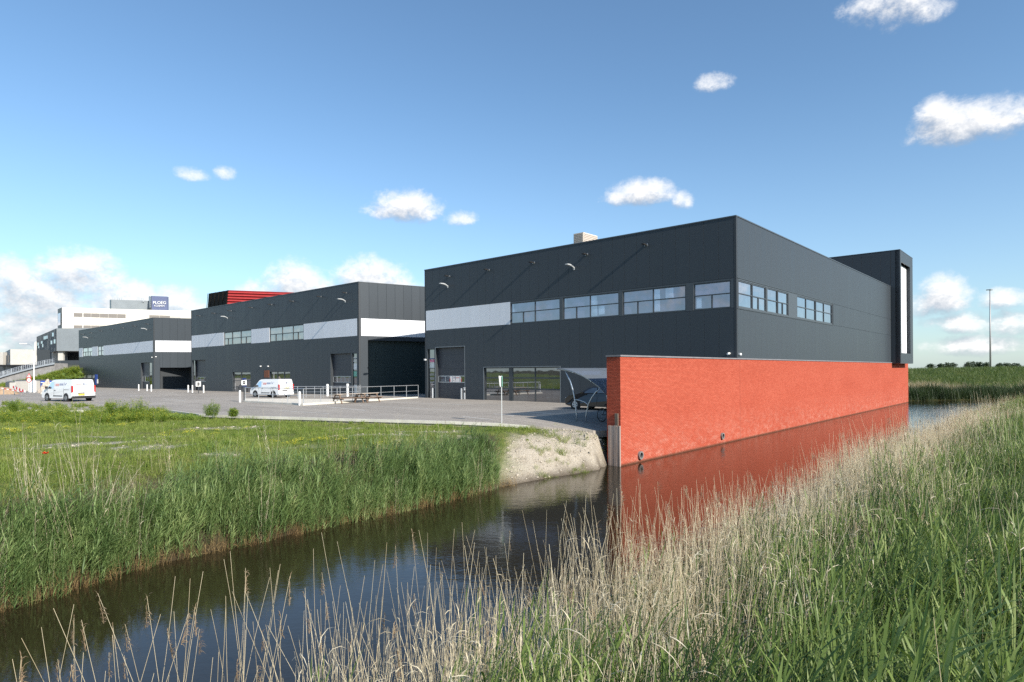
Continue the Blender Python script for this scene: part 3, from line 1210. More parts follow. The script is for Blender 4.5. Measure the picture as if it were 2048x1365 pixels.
zt = (BZ0 + BZ1) / 2 + .02
lay = [(([1069.2]), [1045.5, None]), ([1179.6], [1152.0, None]), ([1305.7], [1274.5, None]), ([], [1423])]
for (o, (sp, lows)) in zip(o_up, lay):
    window(F3, *o, auto_cols(F3, sp, o[0], o[1], [zt], lows), M['glass'])
lay = [([], [None]), ([], [1518.5]), ([], [None]), ([], [1566.8]), ([1613.3], [None, None]), ([1648.8], [None, None])]
for (o, (sp, lows)) in zip(o_s, lay):
    window(S3, *o, auto_cols(S3, sp, o[0], o[1], [zt], lows), M['glass_side'], fr=.07, fm=M['trim'])
cur = glass_mat('curtained_glass', (.16, .2, .27), .3)
for (a_, b_, lo, hi) in ((1181, 1193.5, 0, 1), (1307.5, 1319, 0, 1), (1330, 1346, .55, 1), (1128.5, 1132, .5, 1), (1392, 1402, 0, .42), (1024, 1027.5, .5, 1), (1196, 1208, .05, .45)):
    a, b = F3.px(a_, 600)[0], F3.px(b_, 600)[0]
    z0_, z1_ = BZ0 + .17, BZ1 - .2
    h_ = z1_ - z0_
    F3.add('curtain', MB().box(a, b, .078, .084, z0_ + h_ * lo, z0_ + h_ * hi).mesh('curtain', cur), 0, 0, 0)
# ground floor of the front
zc = [F3.px(1040, 778.6)[1], F3.px(1040, 756.4)[1]]
s = [F3.px(p, 750)[0] for p in (967.5, 1016.4, 1022.9, 1068.0, 1120)]
w = window(F3, o_shop[0], o_shop[1], -.1, o_shop[3], [(s[0] + .07, s[1] - .03, zc, None), (s[2] + .03, s[3] - .04, zc, None), (s[3] + .04, s[4] - .07, zc, None)], M['glass_low'], y=.12, fr=.09, post=.12)
zs_ = (F3.px(880, 765.4)[1], F3.px(880, 752.0)[1])
roller_door(F3, o_door[0] - .02, o_door[1] + .02, o_door[3] + .02, zs_)
# glazed strip beside the door, with its posters
zz = [F3.px(860, y)[1] for y in (795, 764, 737, 718.5, 699)]
w = window(F3, o_strip[0], o_strip[1], -.1, o_strip[3], [(o_strip[0] + .06, o_strip[1] - .06, [zz[2], zz[3]], None)], M['glass_low'], y=.12)
a, b = o_strip[0] + .12, o_strip[1] - .12
for (z0, z1, m) in ((F3.px(860, 725.5)[1], F3.px(860, 717)[1], 'white'), (F3.px(860, 719.0)[1], F3.px(860, 717)[1], 'royal'), (F3.px(860, 736.3)[1], F3.px(860, 726.7)[1], 'alu')):
    q = MB().box(a, b, .165 if m != 'royal' else .16, .17, z0, z1).mesh('poster', M[m])
    F3.add('poster', q, 0, 0, 0)
q = MB()
zp = F3.px(860, 721.6)[1]
for i in range(5):
    x = a + (b - a) * (.1 + i * .17)
    q.box(x, x + .1, .158, .164, zp - .17 + .06 * (i % 2), zp + .13 - .05 * (i % 3))
F3.add('poster', q.mesh('poster', mat('poster_red', (.6, .06, .2), .5)), 0, 0, 0)
q = MB()
for (y0, y1, k) in ((746.8, 751.5, 3), (754.5, 759.8, 4), (762.8, 766.2, 3)):
    z0, z1 = F3.px(860, y1)[1], F3.px(860, y0)[1]
    for r in range(3):
        for i in range(k):
            x = a + .05 + (b - a - .1) * i / k
            q.box(x, x + (b - a) / k * .7, .166, .17, z0 + (z1 - z0) * r / 3, z0 + (z1 - z0) * (r / 3 + .2))
F3.add('window_lettering', q.mesh('window_lettering', mat('lettering_grey', (.4, .4, .42), .5)), 0, 0, 0)
# light reveals of the recess
rv = MB()
rv.box(o_door[0] - .05, o_door[0], -.006, .0, -.1, o_door[3] + .05)
rv.box(o_door[1], o_door[1] + .05, -.006, 0, -.1, o_door[3] + .05)
rv.box(o_door[0] - .05, o_door[1] + .05, -.006, 0, o_door[3] + .05, o_door[3] + .1)
rv.box(o_shop[0] - .04, o_shop[1] + .04, -.006, 0, o_shop[3], o_shop[3] + .05)
rv.box(o_shop[1], o_shop[1] + .05, -.006, 0, -.1, o_shop[3])
rv.box(o_shop[0] - .05, o_shop[0], -.006, 0, -.1, o_shop[3])
F3.add('opening_trim', rv.mesh('opening_trim', M['grey_clad']), 0, -.001, 0)
for p in ((898, 553), (977, 540.3), (1067, 526), (1173, 509.3), (1292, 490.3)):
    spout(F3, *p)
for p in ((895.5, 571), (1148, 534)):
    wall_lamp(F3, *p)
small_light(F3, 851.5, 720)
small_light(S3, 1478, 709)
# dark flood light on the corner above the wall
s_, z_ = F3.px(1459, 709)
F3.add('camera_head', MB().tube([(0, 0, .1), (0, -.1, .1), (0, -.28, .06)], .07, 8).mesh('camera_head', M['white']), s_, -.002, z_ - .05)

# ---- extruded box at the far end of the canal side
bx0, bx1 = LEN3 - 16, LEN3 + .95
by0, by1 = SIDE3, SIDE3 + 7.9
T3 = Facade(root3, bx1, by0, math.pi / 2)
ow = (T3.px(1802.6, 600)[0], T3.px(1820.6, 600)[0], T3.px(1803, 706.4)[1], T3.px(1803, 524.5)[1])
tz0, tz1 = 3.12, 16.3
bm_ = MB()
clad(T3, .12, by1 - by0, tz0, tz1 - .06, M['dark'], [ow], back=bm_, pw=30, depth=.5)
bm_.box(0, .12, .004, .5, tz0, tz1 - .06)
T3.add('bay_wall', bm_.mesh('bay_wall', M['dark']), 0, 0, 0)
T3L = Facade(root3, bx0, by0, 0)
bm2 = MB()
wl = bx1 - bx0
clad(T3L, wl - .94, wl - .0, tz0, tz1 - .06, M['dark'], [], back=bm2, pw=.93)
clad(T3L, 0, wl - .96, PAR - .6, tz1 - .06, M['dark'], [], back=bm2)
T3L.add('bay_wall', bm2.mesh('bay_wall', M['dark_gap']), 0, 0, 0)
bc = MB()
bc.box(bx0, bx1 - .9, by0 + .35, by1, PAR - .5, tz1 - .3)
bc.box(LEN3 - .4, bx1 - .9, by0 + .35, by1, tz0, PAR)
bc.box(LEN3 - .3, bx1 - .004, by0 + .02, by1, tz0 - .06, tz0)
bc.box(bx0, bx1 + .02, by0 - .02, by1 + .02, tz1 - .06, tz1)
bc.build('bay_core', M['trim'], root3)
T3.add('reveal', MB().box(ow[1], ow[1] + .02, .07, .9, ow[2], ow[3]).box(ow[0], ow[1], .07, .9, ow[3], ow[3] + .02).box(ow[0], ow[1], .07, .9, ow[2] - .02, ow[2]).mesh('reveal', M['frame']), 0, 0, 0)
tw = window(T3, ow[0] + .0, ow[1] - .0, ow[2], ow[3], [(ow[0] + .08, ow[1] - .08, [], None)], M['glass'], y=.42, fr=.08)
for i in range(9):
    a = ow[0] + .08 + (ow[1] - ow[0] - .16) * i / 9
    b = ow[0] + .08 + (ow[1] - ow[0] - .16) * (i + 1) / 9
    add('blind', MB().box(a + .004, b - .004, .405, .415, ow[2] + .06, ow[3] - .1).mesh('blind', M['blind']), tw)

# ---- hall 2, in the middle
root2, LEN2, F2 = hall(L2, C2, 'middle dark hall with two upper window groups, red roof box behind it')
d = unit(R2 - C2)
S2 = Facade(root2, LEN2, 0, math.atan2(d[1], d[0]) - root2.rotation_euler.z)
back = MB()
Z0 = -.6
o_up = [(F2.px(447.6, 640)[0], F2.px(502.2, 640)[0], BZ0 + .02, BZ1 - .02), (F2.px(538.6, 640)[0], F2.px(607, 640)[0], BZ0 + .02, BZ1 - .02)]
d1 = (F2.px(384, 700)[0], F2.px(411, 700)[0], Z0, F2.px(400, 720.5)[1])
d2 = (F2.px(464.8, 700)[0], F2.px(500.5, 700)[0], Z0, F2.px(480, 744.6)[1])
d3 = (F2.px(539, 700)[0], F2.px(579.6, 700)[0], .2, F2.px(560, 743.6)[1])
d4 = (F2.px(660.7, 700)[0], F2.px(701.3, 700)[0], Z0, F2.px(680, 707.6)[1])
d5 = (F2.px(703.6, 700)[0], F2.px(713.4, 700)[0], Z0, F2.px(708, 706.6)[1])
clad(F2, .16, LEN2 - .16, Z0, BZ0, M['dark'], [d1, d2, d3, d4, d5], back=back)
clad(F2, .16, LEN2 - .3, BZ0 + .01, BZ1, M['light'], o_up, back=back, pw=1.1, lb=True)
back.box(LEN2 - .3, LEN2 - .16, 0, .34, BZ0, BZ1)
clad(F2, .16, LEN2 - .16, BZ1 + .01, PAR - .08, M['dark'], [], back=back)
back.box(0, .16, -.004, .34, Z0, PAR - .08)
back.box(LEN2 - .16, LEN2, -.004, .34, Z0, PAR - .08)
F2.add('wall', back.mesh('wall', M['dark_gap']), 0, 0, 0)
window(F2, *o_up[0], auto_cols(F2, [463.5, 480.7], o_up[0][0], o_up[0][1], [zt], [455, None, 491]), M['glass_brown'], half=.0) if False else window(F2, *o_up[0], auto_cols(F2, [463.5, 480.7], o_up[0][0], o_up[0][1], [zt], [455, None, 491], half=.06), M['glass_brown'], fr=.1, post=.09)
window(F2, *o_up[1], auto_cols(F2, [563.5, 585], o_up[1][0], o_up[1][1], [zt], [550.5, None, 595]), M['glass_brown'], fr=.1, post=.09)
roller_door(F2, d1[0] + .9, d1[1] + .02, d1[3] + .02, (F2.px(400, 763.5)[1], F2.px(400, 754.5)[1]), strip_cols=3)
window(F2, d1[0], d1[0] + .9, Z0, d1[3], [(d1[0] + .08, d1[0] + .82, [1.2, 2.6], None)], M['glass_low'], y=.1)
window(F2, d2[0], d2[1], Z0, d2[3], auto_cols(F2, [480.2], d2[0], d2[1], [.5, 1.4], [474, 491], half=.08), M['glass_low'], y=.1, post=.07)
window(F2, *d3, auto_cols(F2, [552.5, 566], d3[0], d3[1], [], half=.05), M['glass_low'], y=.1)
roller_door(F2, d4[0], d4[1], d4[3] + .02, (F2.px(680, 765.4)[1], F2.px(680, 752.9)[1]), strip_cols=5)
window(F2, *d5, [(d5[0] + .07, d5[1] - .07, [1.2, 2.6, 3.9], None)], M['glass_low'], y=.1)
for (z0, z1, m) in ((3.55, 4.1, 'cream'), (2.75, 3.4, 'white'), (2.0, 2.6, 'green_sign'), (-.1, 1.1, 'alu')):
    F2.add('poster', MB().box(d5[0] + .12, d5[1] - .14, .14, .148, z0, z1).mesh('poster', M[m]), 0, 0, 0)
rp = (F2.px(528.4, 700)[0], F2.px(538, 700)[0], F2.px(533, 755.6)[1], F2.px(533, 741)[1])
F2.add('rust_plaque', MB().box(rp[0], rp[1], -.04, 0, rp[2], rp[3]).mesh('rust_plaque', mat('rust', (.22, .08, .04), .8, var=.3, vscale=5)), 0, -.001, 0)
for p in ((363.9, 0),):
    pass
for (zx, zy) in ((200, 465), (350, 440), (515, 415), (727, 382), (925, 352), (1140, 318), (1422, 272), (1680, 233)):
    spout(F2, 360 + zx / 5.055, 540 + zy / 5.055)
for p in ((455, 635), (690.5, 601)):
    wall_lamp(F2, *p)
for p in ((522, 733), (537, 733)):
    small_light(F2, *p)
MB().box(.3, LEN2 - .5, .345, 24, Z0, PAR - .35).box(.002, .3, .345, 24, Z0, PAR - .081).build('core', M['dark_gap'], root2)
# its side towards the near hall: pillar, lintel and a deep loading opening in shadow
SL = 26.0
bs = MB()
op = (1.0, SL, -1.5, 5.86)
clad(S2, .16, SL, -1.5, 6.32, M['dark'], [op], back=bs)
clad(S2, .25, SL, 6.33, 8.2, M['light'], [], back=bs, pw=1.1, lb=True)
bs.box(.16, .25, 0, .34, 6.32, 8.2)
clad(S2, .16, SL, 8.21, PAR - .08, M['dark'], [], back=bs)
bs.box(0, .16, -.004, .34, -1.5, PAR - .08)
bs.box(.9, 1.0, .34, .42, -1.5, 5.86)
bs.box(.9, SL, .34, .42, 5.86, 6.3)
S2.add('wall', bs.mesh('wall', M['dark_gap']), 0, 0, 0)
dkg = panel_mat('dark_green_panel', (.03, .045, .046), .5, .3)
Sg = Facade(root2, *S2.place(0, .42, 0)[:2], S2.rz)
bg_ = MB()
clad(Sg, .9, SL, -1.5, 6.1, dkg, [], back=bg_, pw=1.1)
Sg.add('dock_wall', bg_.mesh('dock_wall', M['dark_gap']), 0, 0, 0)
# roof follows both sides
e = S2.place(SL, .34, 0)
rf = MB()
zt_ = PAR - .34
rf.prism([(.3, .3), (LEN2 - .4, .3), (e[0] - .2, e[1]), (e[0] - 14, 24), (.3, 24)], zt_, zt_ + .05, 'z')
rf.build('roof', M['roof'], root2)
cp = MB()
cp.box(-.02, LEN2 + .02, -.03, .3, PAR - .08, PAR)
cp.box(-.02, .28, .3, 24, PAR - .079, PAR - .001)
cp.build('parapet_cap', M['trim'], root2)
S2.add('parapet_cap', MB().box(.1, SL, -.03, .3, PAR - .081, PAR - .002).mesh('parapet_cap', M['trim']), 0, 0, 0)

# ---- hall 1, furthest
root1, LEN1, F1 = hall(L1, C1, 'farthest and smallest looking dark hall, behind the left white van')
d = unit(R1 - C1)
S1 = Facade(root1, LEN1, 0, math.atan2(d[1], d[0]) - root1.rotation_euler.z)
back = MB()
Z0 = -1.0
B0, B1 = F1.px(300, 704.8)[1], F1.px(300, 682.2)[1]
o_up = [(F1.px(165.5, 700)[0], F1.px(184, 700)[0], B0 + .02, B1 - .02), (F1.px(195.5, 700)[0], F1.px(206.8, 700)[0], B0 + .02, B1 - .02)]
d1 = (F1.px(281.3, 700)[0], F1.px(303.7, 700)[0], Z0, F1.px(290, 725.8)[1])
lw = [(F1.px(a, 750)[0], F1.px(b, 750)[0], F1.px(165, 757)[1], F1.px(165, 749.5)[1]) for a, b in ((164, 172), (174.5, 183), (184.6, 190))]
clad(F1, .16, LEN1 - .16, Z0, B0, M['dark'], [d1] + lw, back=back, joined=True)
clad(F1, .16, LEN1 - .3, B0 + .01, B1, M['light'], o_up, back=back, pw=1.2, lb=True)
back.box(LEN1 - .3, LEN1 - .16, 0, .34, B0, B1)
clad(F1, .16, LEN1 - .16, B1 + .01, PAR - .08, M['dark'], [], back=back, joined=True)
back.box(0, .16, -.004, .34, Z0, PAR - .08)
back.box(LEN1 - .16, LEN1, -.004, .34, Z0, PAR - .08)
F1.add('wall', back.mesh('wall', M['dark_gap']), 0, 0, 0)
zt1 = (B0 + B1) / 2
window(F1, *o_up[0], auto_cols(F1, [174.5], o_up[0][0], o_up[0][1], [zt1], [170, 179], half=.08), M['glass_side'], fr=.12, post=.12)
window(F1, *o_up[1], auto_cols(F1, [201.5], o_up[1][0], o_up[1][1], [zt1], half=.08), M['glass_side'], fr=.12, post=.12)
for o in lw:
    window(F1, *o, [(o[0] + .1, o[1] - .1, [], None)], mat('lit_pane', (.5, .48, .42), .5), y=.02, fr=.08)
F1.add('blue_sign', MB().box(lw[2][1] + .1, lw[2][1] + 1.6, -.06, 0, lw[2][2] - 1.3, lw[2][3]).mesh('blue_sign', M['royal']), 0, 0, 0)
s_, z_ = F1.px(195, 763.5)
F1.add('white_plate', MB().box(-.3, .4, -.08, 0, -.4, .45).mesh('white_plate', M['white']), s_, 0, z_)
roller_door(F1, d1[0], d1[1] - 1.9, d1[3] + .02, (1.0, 2.0), strip_cols=3)
window(F1, d1[1] - 1.9, d1[1], Z0, d1[3], [(d1[1] - 1.75, d1[1] - .15, [1.2, 2.6], None)], M['glass_low'], y=.15)
for (zx, zy) in ((840, 550), (927, 537), (1027, 517), (1135, 504), (1245, 487), (1364, 468), (1495, 448)):
    spout(F1, zx / 5.055, 560 + zy / 5.055)
for p in ((176, 675.5), (293.6, 658.5)):
    wall_lamp(F1, *p)
small_light(F1, 304.5, 715)
MB().box(.3, LEN1 - .5, .345, 18, Z0, PAR - .35).box(.002, .3, .345, 18, Z0, PAR - .081).build('core', M['dark_gap'], root1)
SL = 20.0
bs = MB()
op = (S1.px(320, 750)[0], SL, Z0, S1.px(350, 735.6)[1])
clad(S1, .16, SL, Z0, B0, M['dark'], [op], back=bs, pw=1.2)
clad(S1, .25, SL, B0 + .01, B1, M['light'], [], back=bs, pw=1.2, lb=True)
bs.box(.16, .25, 0, .34, B0, B1)
clad(S1, .16, SL, B1 + .01, PAR - .08, M['dark'], [], back=bs, pw=1.2)
bs.box(0, .16, -.004, .34, Z0, PAR - .08)
S1.add('wall', bs.mesh('wall', M['dark_gap']), 0, 0, 0)
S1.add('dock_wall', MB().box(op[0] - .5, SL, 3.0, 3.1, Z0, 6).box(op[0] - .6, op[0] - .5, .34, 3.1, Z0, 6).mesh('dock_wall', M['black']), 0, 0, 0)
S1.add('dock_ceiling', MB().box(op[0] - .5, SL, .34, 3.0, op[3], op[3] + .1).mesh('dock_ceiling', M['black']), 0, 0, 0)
small_light(S1, 312, 714)
e = S1.place(SL, .34, 0)
rf = MB()
rf.prism([(.3, .3), (LEN1 - .4, .3), (e[0] - .2, e[1]), (e[0] - 8, 20), (.3, 20)], zt_, zt_ + .05, 'z')
rf.build('roof', M['roof'], root1)
cp = MB()
cp.box(-.02, LEN1 + .02, -.03, .3, PAR - .08, PAR)
cp.build('parapet_cap', M['trim'], root1)
S1.add('parapet_cap', MB().box(.1, SL, -.03, .3, PAR - .081, PAR - .002).mesh('parapet_cap', M['trim']), 0, 0, 0)

# ---- air handling unit on the near roof
fx, fz = F3.px(1167.5, 470, 4.0)
ahu = empty('air_handling_unit', F3.world() @ Vector((fx, 4.0, PAR - .29)), root3.rotation_euler.z, label='beige louvred ventilation box on the flat roof of the nearest hall', cat='ventilation unit')
zt2 = F3.px(1167.5, 464.8, 4.0)[1] - (PAR - .29)
MB().box(-.95, 0, 0, 1.95, .0, zt2 - 1.05).build('base', M['frame'], ahu)
lv = MB().box(-1.0, .0, -.05, 2.0, zt2 - 1.0, zt2)
lv.build('hood', mat('beige_hood', (.6, .54, .46), .6), ahu)
l2 = MB()
for i in range(7):
    z = zt2 - .95 + i * .135
    l2.box(-.96, -.05, -.09, -.055, z, z + .07)
    l2.box(.004, .04, .05, 1.95, z, z + .07)
l2.build('louvre', mat('beige_slat', (.5, .43, .37), .6), ahu)
MB().box(-1.0, -.92, 0, .12, 0, zt2 - 1).box(-.08, .04, -.06, .06, 0, zt2 - 1).box(-.06, .04, 1.88, 1.97, 0, zt2 - 1).build('frame', M['cream'], ahu)

# ------------------------------------------------------------------ the red brick wall
# local frame of hall 3: x across the canal edge, y along it
WT, WX = 3.12, LEN3 + .06
wall = empty('brick_wall', root3.matrix_basis @ Vector((0, 0, 0)), root3.rotation_euler.z, label='long bright red brick wall rising out of the canal under the nearest hall', cat='wall')
y0, y1 = -13.6, 55.4
thick = .74


def brick_mat():
    m = bpy.data.materials.new('red_brick')
    m.use_nodes = True
    t = NT(m.node_tree)
    b = m.node_tree.nodes['Principled BSDF']
    a = t.n('ShaderNodeAttribute', attribute_name='tint')
    tc = t.n('ShaderNodeTexCoord')
    P = tc.outputs['Object']
    sp = t.n('ShaderNodeSeparateXYZ')
    t.put(sp.inputs[0], P)
    big = t.noise(t.mapping(P, scale=(1, .3, .8)), .5, 2, .5)
    f = t.m('ADD', t.m('MULTIPLY', a.outputs['Fac'], .38), t.m('MULTIPLY', big, .62))
    c = t.ramp(f, [(.1, (.37, .066, .034)), (.5, (.45, .092, .050)), (1.0, (.53, .135, .080))])
    # salt bloom low on the wall
    low = t.n('ShaderNodeMapRange')
    t.put(low.inputs[0], sp.outputs[2])
    low.inputs[1].default_value = .3
    low.inputs[2].default_value = -1.9
    sp2 = t.noise(t.mapping(P, scale=(1, .7, 1.5)), 2.2, 6, .72)
    bl = t.m('MULTIPLY', t.m('MULTIPLY', t.m('SUBTRACT', sp2, .45, clamp=True), 4.2, clamp=True), low.outputs[0])
    fine = t.noise(P, 9, 4, .7)
    bl = t.m('MULTIPLY', bl, t.m('MULTIPLY', t.m('SUBTRACT', fine, .38, clamp=True), 4.0, clamp=True))
    c = t.mix(t.m('MULTIPLY', bl, .6), c, (.70, .47, .37, 1))
    # dark water line
    wl_ = t.n('ShaderNodeMapRange')
    t.put(wl_.inputs[0], sp.outputs[2])
    wl_.inputs[1].default_value = -1.78
    wl_.inputs[2].default_value = -1.86
    c = t.mix(t.m('MULTIPLY', wl_.outputs[0], .8), c, (.09, .045, .025, 1))
    t.put(b.inputs['Base Color'], c)
    b.inputs['Roughness'].default_value = .85
    b.inputs['Specular IOR Level'].default_value = .25
    bp = t.n('ShaderNodeBump')
    bp.inputs['Strength'].default_value = .4
    bp.inputs['Distance'].default_value = .006
    t.put(bp.inputs['Height'], t.noise(P, 60, 3, .7))
    t.put(b.inputs['Normal'], bp.outputs[0])
    return m


BRICK = brick_mat()
MORTAR = mat('red_mortar', (.24, .055, .035), .9, var=.15, vscale=3)
cb = MB()
cb.box(WX - thick + .01, WX - .01, y0 + .01, 1.0, -2.7, WT - .01)
cb.box(WX - .33, WX - .01, 1.0, y1, -2.7, WT - .01)
cb.build('mortar_core', MORTAR, wall)


def bricks(face):
    """every brick a body of its own, proud of the joints"""
    ch, bl, j = .0625, .222, .010
    z0 = -2.15
    nz = int((WT - z0) / ch)
    V, T = [], []
    rng = np.random.default_rng(5 if face == 'canal' else 6)
    out = []
    if face == 'canal':
        s0, s1 = y0, y1
    else:
        s0, s1 = WX - thick, WX
    for k in range(nz):
        off = (k % 2) * bl / 2 + (k % 3) * .0
        a = s0 - off
        n = int((s1 - s0) / bl) + 2
        st = a + np.arange(n) * bl
        en = st + bl - j
        st = np.maximum(st, s0)
        en = np.minimum(en, s1)
        ok = en - st > .03
        st, en = st[ok], en[ok]
        if face == 'canal':
            joint = 13.7
            st = np.where((st < joint - 13.6) & (en > joint - 13.6), st, st)
        out.append(np.stack([st, en, np.full(len(st), z0 + k * ch), np.full(len(st), z0 + (k + 1) * ch - j)], 1))
    B = np.concatenate(out)
    n = len(B)
    proud = rng.uniform(0, .004, n)
    tilt = rng.uniform(-.0015, .0015, (n, 4))
    v = np.zeros((n, 8, 3), np.float32)
    c = .003
    if face == 'canal':
        for i, (sa, zi) in enumerate(((0, 2), (1, 2), (1, 3), (0, 3))):
            v[:, i, 0] = WX - .012
            v[:, i, 1] = B[:, sa]
            v[:, i, 2] = B[:, zi]
            v[:, i + 4, 0] = WX + proud + tilt[:, i]
            v[:, i + 4, 1] = B[:, sa] + (c if sa == 0 else -c)
            v[:, i + 4, 2] = B[:, zi] + (c if zi == 2 else -c)
    else:
        for i, (sa, zi) in enumerate(((0, 2), (1, 2), (1, 3), (0, 3))):
            v[:, i, 0] = B[:, sa]
            v[:, i, 1] = y0 + .012
            v[:, i, 2] = B[:, zi]
            v[:, i + 4, 0] = B[:, sa] + (c if sa == 0 else -c)
            v[:, i + 4, 1] = y0 - proud + tilt[:, i]
            v[:, i + 4, 2] = B[:, zi] + (c if zi == 2 else -c)
    base = (np.arange(n) * 8)[:, None, None]
    q = np.array([[4, 5, 6, 7], [0, 1, 5, 4], [1, 2, 6, 5], [2, 3, 7, 6], [3, 0, 4, 7]])[None]
    q = (base + q).reshape(-1, 4)
    me = np_mesh('bricks', v.reshape(-1, 3), q, smooth=False, mats=[BRICK])
    tv = np.repeat(rng.uniform(0, 1, n), 8)
    a = me.attributes.new('tint', 'FLOAT', 'POINT')
    a.data.foreach_set('value', tv.astype(np.float32))
    o = add('bricks', me, wall)
    o['kind'] = 'stuff'
    return n


print('bricks', bricks('canal'), bricks('end'))
cpz = MB()
yj = 0.05
for i in range(28):
    a = y0 - .04 if i == 0 else y0 + 2.46 * i
    b = min(y0 + 2.46 * (i + 1) - .008, y1)
    if b <= a or a > y1:
        break
    back_ = WX - thick - .03 if a < -1 else WX - .05
    add('coping', MB().box(back_, WX + .045, a, b, WT, WT + .075).mesh('coping', M['coping']), wall)
Sw = Facade(wall, WX, 0, math.pi / 2)
jy = Sw.px(1480, 800)[0]
MB().box(WX - .02, WX + .0055, jy, jy + .02, -1.9, WT).build('movement_joint', MORTAR, wall)
# pipe outlets through the wall
for (px, py) in ((1279.5, 911), (1443.5, 872.5)):
    Sw = Facade(wall, WX, 0, math.pi / 2)
    s_, z_ = Sw.px(px, py)
    ring = MB()
    n = 20
    r0, r1 = .135, .20
    k = 0
    for (yy, rr) in ((.02, r1), (-.1, r1), (-.1, r0), (.02, r0)):
        for i in range(n):
            a = 2 * math.pi * i / n
            ring.v.append((math.cos(a) * rr, yy, math.sin(a) * rr))
    for j in range(3):
        for i in range(n):
            i2 = (i + 1) % n
            ring.f.append((j * n + i, j * n + i2, (j + 1) * n + i2, (j + 1) * n + i))
            ring.mi.append(0)
    o = Sw.add('pipe_outlet', ring.mesh('pipe_outlet', mat('grey_pipe', (.2, .19, .18), .6), smooth=False), s_, -.004, z_)
    disc = MB().tube([(0, -.012, 0), (0, -.008, 0)], r0, 16)
    add('pipe_mouth', disc.mesh('pipe_mouth', M['black']), o)
# timber end guard: planks on the canal corner
tg = empty('timber_guard', wall.matrix_basis @ Vector((WX - thick + .1, y0 - .1, 0)), wall.rotation_euler.z, label='pale weathered vertical planks guarding the foot of the red wall corner', cat='timber guard')
ztop = Facade(wall, 0, y0 - .1, 0).px(1225, 851.5)[1]
for i in range(4):
    x = .04 + i * .15
    add('plank', MB().box(x, x + .142, -.03 + .008 * (i % 2), .03, -2.7, ztop + .03 * R.uniform(-.6, .3)).mesh('plank', M['timber'], bevel=.004), tg)
MB().box(.36, .53, .032, .1, ztop - .4, ztop + .56).build('post', M['timber_dark'], tg, bevel=.006)
add('plank', MB().box(.642, .665, -.03, .06, -2.7, ztop).mesh('plank', M['timber'], bevel=.003), tg)
# ------------------------------------------------------------------ bicycle shelter beside the wall end
RZ3 = root3.rotation_euler.z
base = ground(1153.4, 844.5, -.14)
sh = empty('bicycle_shelter', base, RZ3, label='curved steel bicycle shelter with a clear arched roof beside the wall end', cat='bicycle shelter')
SF = Facade(sh, 0, 0, 0)


def sp_(pts):
    return [SF.px(*p) for p in pts]


leg1 = sp_([(1153.4, 845), (1152.9, 828), (1150.5, 805), (1146.5, 783), (1140.5, 763), (1130.5, 741.5)])
arc = sp_([(1114.7, 738.6), (1130, 740.2), (1148, 745), (1166.3, 752.6), (1184, 763.5), (1201.4, 777), (1213, 790)])
leg2 = sp_([(1171, 845), (1172.3, 830), (1176.8, 809), (1184, 795), (1191.5, 785), (1201.4, 777)])
brc = sp_([(1150.8, 799.8), (1160, 801), (1169, 804.5), (1176.5, 810)])
for k, yy in enumerate((0, 3.0, 6.0)):
    for pts, r in ((leg1, .038), (leg2, .034), (brc, .03)):
        MB().tube([(x, yy, z) for x, z in pts], r, 8).build('leg' if pts is not brc else 'brace', M['galv'], sh, smooth=True)
    MB().tube([(x, yy, z) for x, z in arc], .036, 8).build('roof_arch', M['galv'], sh, smooth=True)
cl = bpy.data.materials.new('clear_roof_sheet')
cl.use_nodes = True
t = NT(cl.node_tree)
g1 = t.n('ShaderNodeBsdfGlossy')
g1.inputs['Roughness'].default_value = .12
g1.inputs[0].default_value = (.75, .8, .9, 1)
tr = t.n('ShaderNodeBsdfTransparent')
tr.inputs[0].default_value = (.62, .68, .76, 1)
mx = t.n('ShaderNodeMixShader')
lw_ = t.n('ShaderNodeLayerWeight')
lw_.inputs[0].default_value = .45
t.put(mx.inputs[0], t.m('MULTIPLY_ADD', lw_.outputs[1], .6, .22))
df = t.n('ShaderNodeBsdfDiffuse')
df.inputs[0].default_value = (.3, .34, .38, 1)
mx2 = t.n('ShaderNodeMixShader')
mx2.inputs[0].default_value = .45
cl.node_tree.links.new(tr.outputs[0], mx.inputs[1])
cl.node_tree.links.new(g1.outputs[0], mx2.inputs[1])
cl.node_tree.links.new(df.outputs[0], mx2.inputs[2])
cl.node_tree.links.new(mx2.outputs[0], mx.inputs[2])
cl.node_tree.links.new(mx.outputs[0], cl.node_tree.nodes['Material Output'].inputs[0])
for j in range(2):
    mb = MB()
    y0_, y1_ = j * 3.0 - (.12 if j == 0 else -.03), (j + 1) * 3.0 + (.12 if j == 1 else -.03)
    pr = [(x, z + .045) for x, z in arc]
    for i in range(len(pr) - 1):
        a, b = pr[i], pr[i + 1]
        k = len(mb.v)
        mb.v += [(a[0], y0_, a[1]), (b[0], y0_, b[1]), (b[0], y1_, b[1]), (a[0], y1_, a[1]), (a[0], y0_, a[1] + .008), (b[0], y0_, b[1] + .008), (b[0], y1_, b[1] + .008), (a[0], y1_, a[1] + .008)]
        for q in ((0, 3, 2, 1), (4, 5, 6, 7), (0, 1, 5, 4), (2, 3, 7, 6)):
            mb.f.append(tuple(k + w for w in q))
            mb.mi.append(0)
    mb.build('roof_sheet', cl, sh)
for x, z in (arc[0], arc[2], arc[4]):
    MB().box(x - .03, x + .03, -.12, 6.12, z - .02, z + .03).build('purlin', M['galv'], sh)


